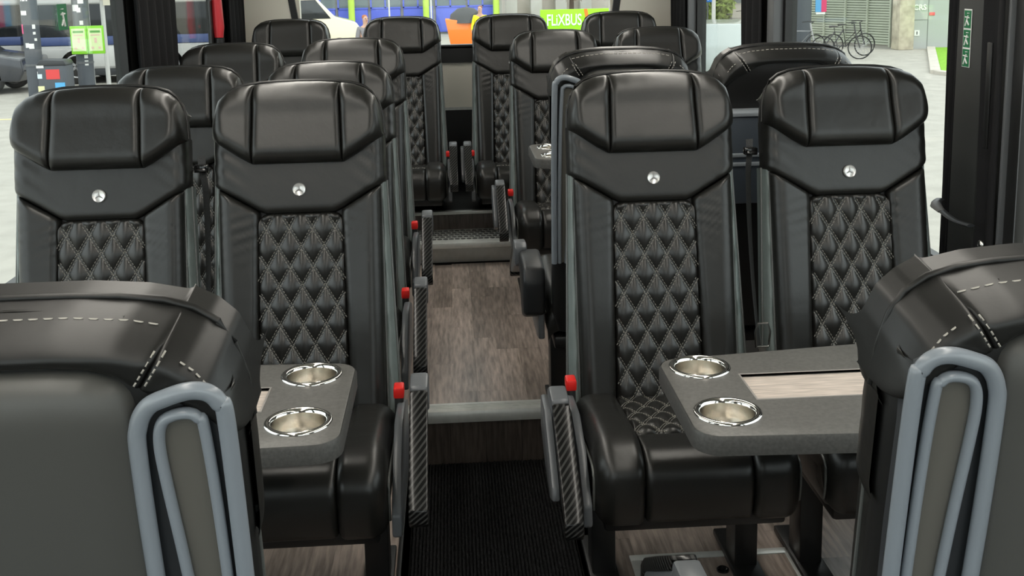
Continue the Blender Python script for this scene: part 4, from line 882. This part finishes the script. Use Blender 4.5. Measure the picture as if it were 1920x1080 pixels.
def bike(label, x, y, rz, col):
    T = empty('bicycle', (x, y, GZ), rz); setp(T, label, 'bicycle', 'parked bicycles'); P = mat('bike_%.2f_%.2f' % col[:2], col, .4)
    for s in (-.52, .52):
        w = obj('wheel', MB().tube([(s+.33*cos(2*pi*k/24), 0, .34+.33*sin(2*pi*k/24)) for k in range(24)], .02, 6, closed=True).mesh('wheel', TYRE, 60), T)
        mb = MB()
        for k in range(6): a = pi*k/6; mb.tube([(s+.31*cos(a), 0, .34+.31*sin(a)), (s-.31*cos(a), 0, .34-.31*sin(a))], .004, 4)
        obj('spokes', mb.mesh('spokes', RIM, 0), w)
    obj('frame', MB().tube([(-.52, 0, .34), (-.1, 0, .30), (.38, 0, .78), (-.2, 0, .80), (-.1, 0, .30)], .022, 6).tube([(-.52, 0, .34), (-.2, 0, .80), (-.22, 0, .92)], .02, 6).tube([(.52, 0, .34), (.38, 0, .78), (.34, 0, 1.02)], .022, 6).mesh('frame', P, 40), T)
    obj('saddle', MB().tube([(-.36, 0, .95), (-.24, 0, .96), (-.10, 0, .95)], [.07, .055, .02], 8, flat=.5).mesh('saddle', BLK, 60), T); obj('handlebar', MB().tube([(.22, -.28, 1.04), (.36, -.15, 1.06), (.36, .15, 1.06), (.22, .28, 1.04)], .016, 6).mesh('handlebar', BLK, 60), T)
for x, y, rz, c, lab in ((11.1, 41.2, .3, (.08, .08, .09), 'dark bicycle parked left of the yellow-green shrub'), (12.1, 42.4, -.4, (.30, .31, .33), 'grey bicycle parked below the white poles'), (10.5, 31.6, .2, (.45, .45, .46), 'silver bicycle left of the slate post with posters'), (11.4, 30.6, -.2, (.06, .06, .06), 'black bicycle right of the slate post with posters'), (12.0, 31.6, .15, (.05, .05, .05), 'black bicycle in front of the corrugated wall')):
    bike(lab, x, y, rz, c)
t = empty('poster_post', (11.35, 34.0, GZ)); setp(t, 'wide slate post with colourful posters outside the right window', 'post')
obj('post', MB().box(-.26, .26, -.15, .15, 0, 4).mesh('post', POLE, 40, .03), t)
for x, cs in ((-.62, ((.10, .35, .65), (.70, .06, .20))), (.42, ((.10, .10, .45), (.65, .05, .15)))):
    p = obj('poster', MB().box(x-.02, x+.34, -.08, -.05, 1.25, 2.2).mesh('poster', mat('poster_%.2f' % cs[0][0], cs[0], .5)), t); obj('poster_print', MB().box(x+.17, x+.34, -.085, -.079, 1.25, 2.2).mesh('print', mat('posterp_%.2f' % cs[1][1], cs[1], .5)), p)
    obj('poster_caption', MB().box(x, x+.30, -.085, -.079, 1.18, 1.24).mesh('caption', WHITE), p)
# corrugated wall building, stone pier, door
cwd = Vector((14.35-13.0, 34.1-37.3, 0)); cl_ = cwd.length; cwd.normalize(); cn = Vector((-cwd.y, cwd.x, 0))
if cn.y > 0: cn = -cn
cb = empty('corrugated_building', (13.0, 37.3, GZ)); setp(cb, 'pale green corrugated metal wall with stone pier and grey door', 'building')
CORR = mat('corrugated_green', (.40, .43, .34), .6, noise=.08, nscale=2)
for i in range(4):
    V = []; F = []; a, b = -.6+i*(cl_+.6)/4+.015, -.6+(i+1)*(cl_+.6)/4-.015; n = 34
    for j in range(n):
        z = .12+j*.085
        for dz, o_ in ((0, .0), (.055, .0), (.06, .06), (.085, .06)):
            for q in (a, b): p = cwd*q+cn*(.04-o_); V.append((p.x, p.y, z+dz))
    for j in range(len(V)//2-1): F.append((2*j, 2*j+1, 2*j+3, 2*j+2))
    obj('corrugated_panel', MB().add(V, F).mesh('corrugated_panel', CORR, 20), cb)
    p = cwd*b+cn*.06; obj('cover_strip', MB().obox((p.x, p.y, 1.6), cwd*.03, cn*.03, (0, 0, 1.55)).mesh('cover_strip', CORR), cb)
p = cwd*(cl_*.5-.3)-cn*.6; obj('core_wall', MB().obox((p.x, p.y, 1.9), cwd*(cl_/2+.3), cn*.55, (0, 0, 1.9)).mesh('core_wall', mat('plinth', (.45, .43, .38), .8)), cb)
obj('edge_strip', MB().obox((*(cwd*-.62+cn*.05).xy, 1.6), cwd*.06, cn*.06, (0, 0, 1.6)).mesh('edge_strip', mat('edge_cream', (.68, .66, .55), .6)), cb)
obj('stone_pier', MB().box(1.30, 1.80, -3.9, -3.3, 0, 4).mesh('stone_pier', mat('stone', (.52, .47, .36), .85, noise=.25, nscale=4, bump=.6, bscale=6), 40, .03), cb)
gd = obj('grey_wall', MB().box(1.80, 9, -3.55, -3.3, 0, 4).mesh('grey_wall', mat('grey_door', (.42, .44, .42), .6, noise=.04, nscale=1), 40), cb)
dl = MB().box(2.38, 2.40, -3.56, -3.54, 0, 1.75).box(2.38, 4.2, -3.56, -3.54, 1.73, 1.75).box(1.82, 2.38, -3.56, -3.54, .92, .935); obj('door_joint', dl.mesh('door_joint', mat('joint', (.20, .21, .20), .7)), gd)
obj('lettering', text_mesh('CRS', .24, WHITE, .006, .008), gd, (2.10, -3.565, 1.32), (pi/2, 0, 0))
obj('red_label', MB().box(2.42, 2.60, -3.57, -3.55, 1.06, 1.16).mesh('red_label', mat('label_red', (.75, .10, .12), .5), 40, .004), gd)
wb2 = obj('white_plate', MB().box(1.95, 2.12, -3.57, -3.55, .42, .60).mesh('white_plate', WHITE), gd); obj('plate_mark', MB().box(2.02, 2.05, -3.576, -3.569, .46, .56).mesh('mark', DGREY), wb2)
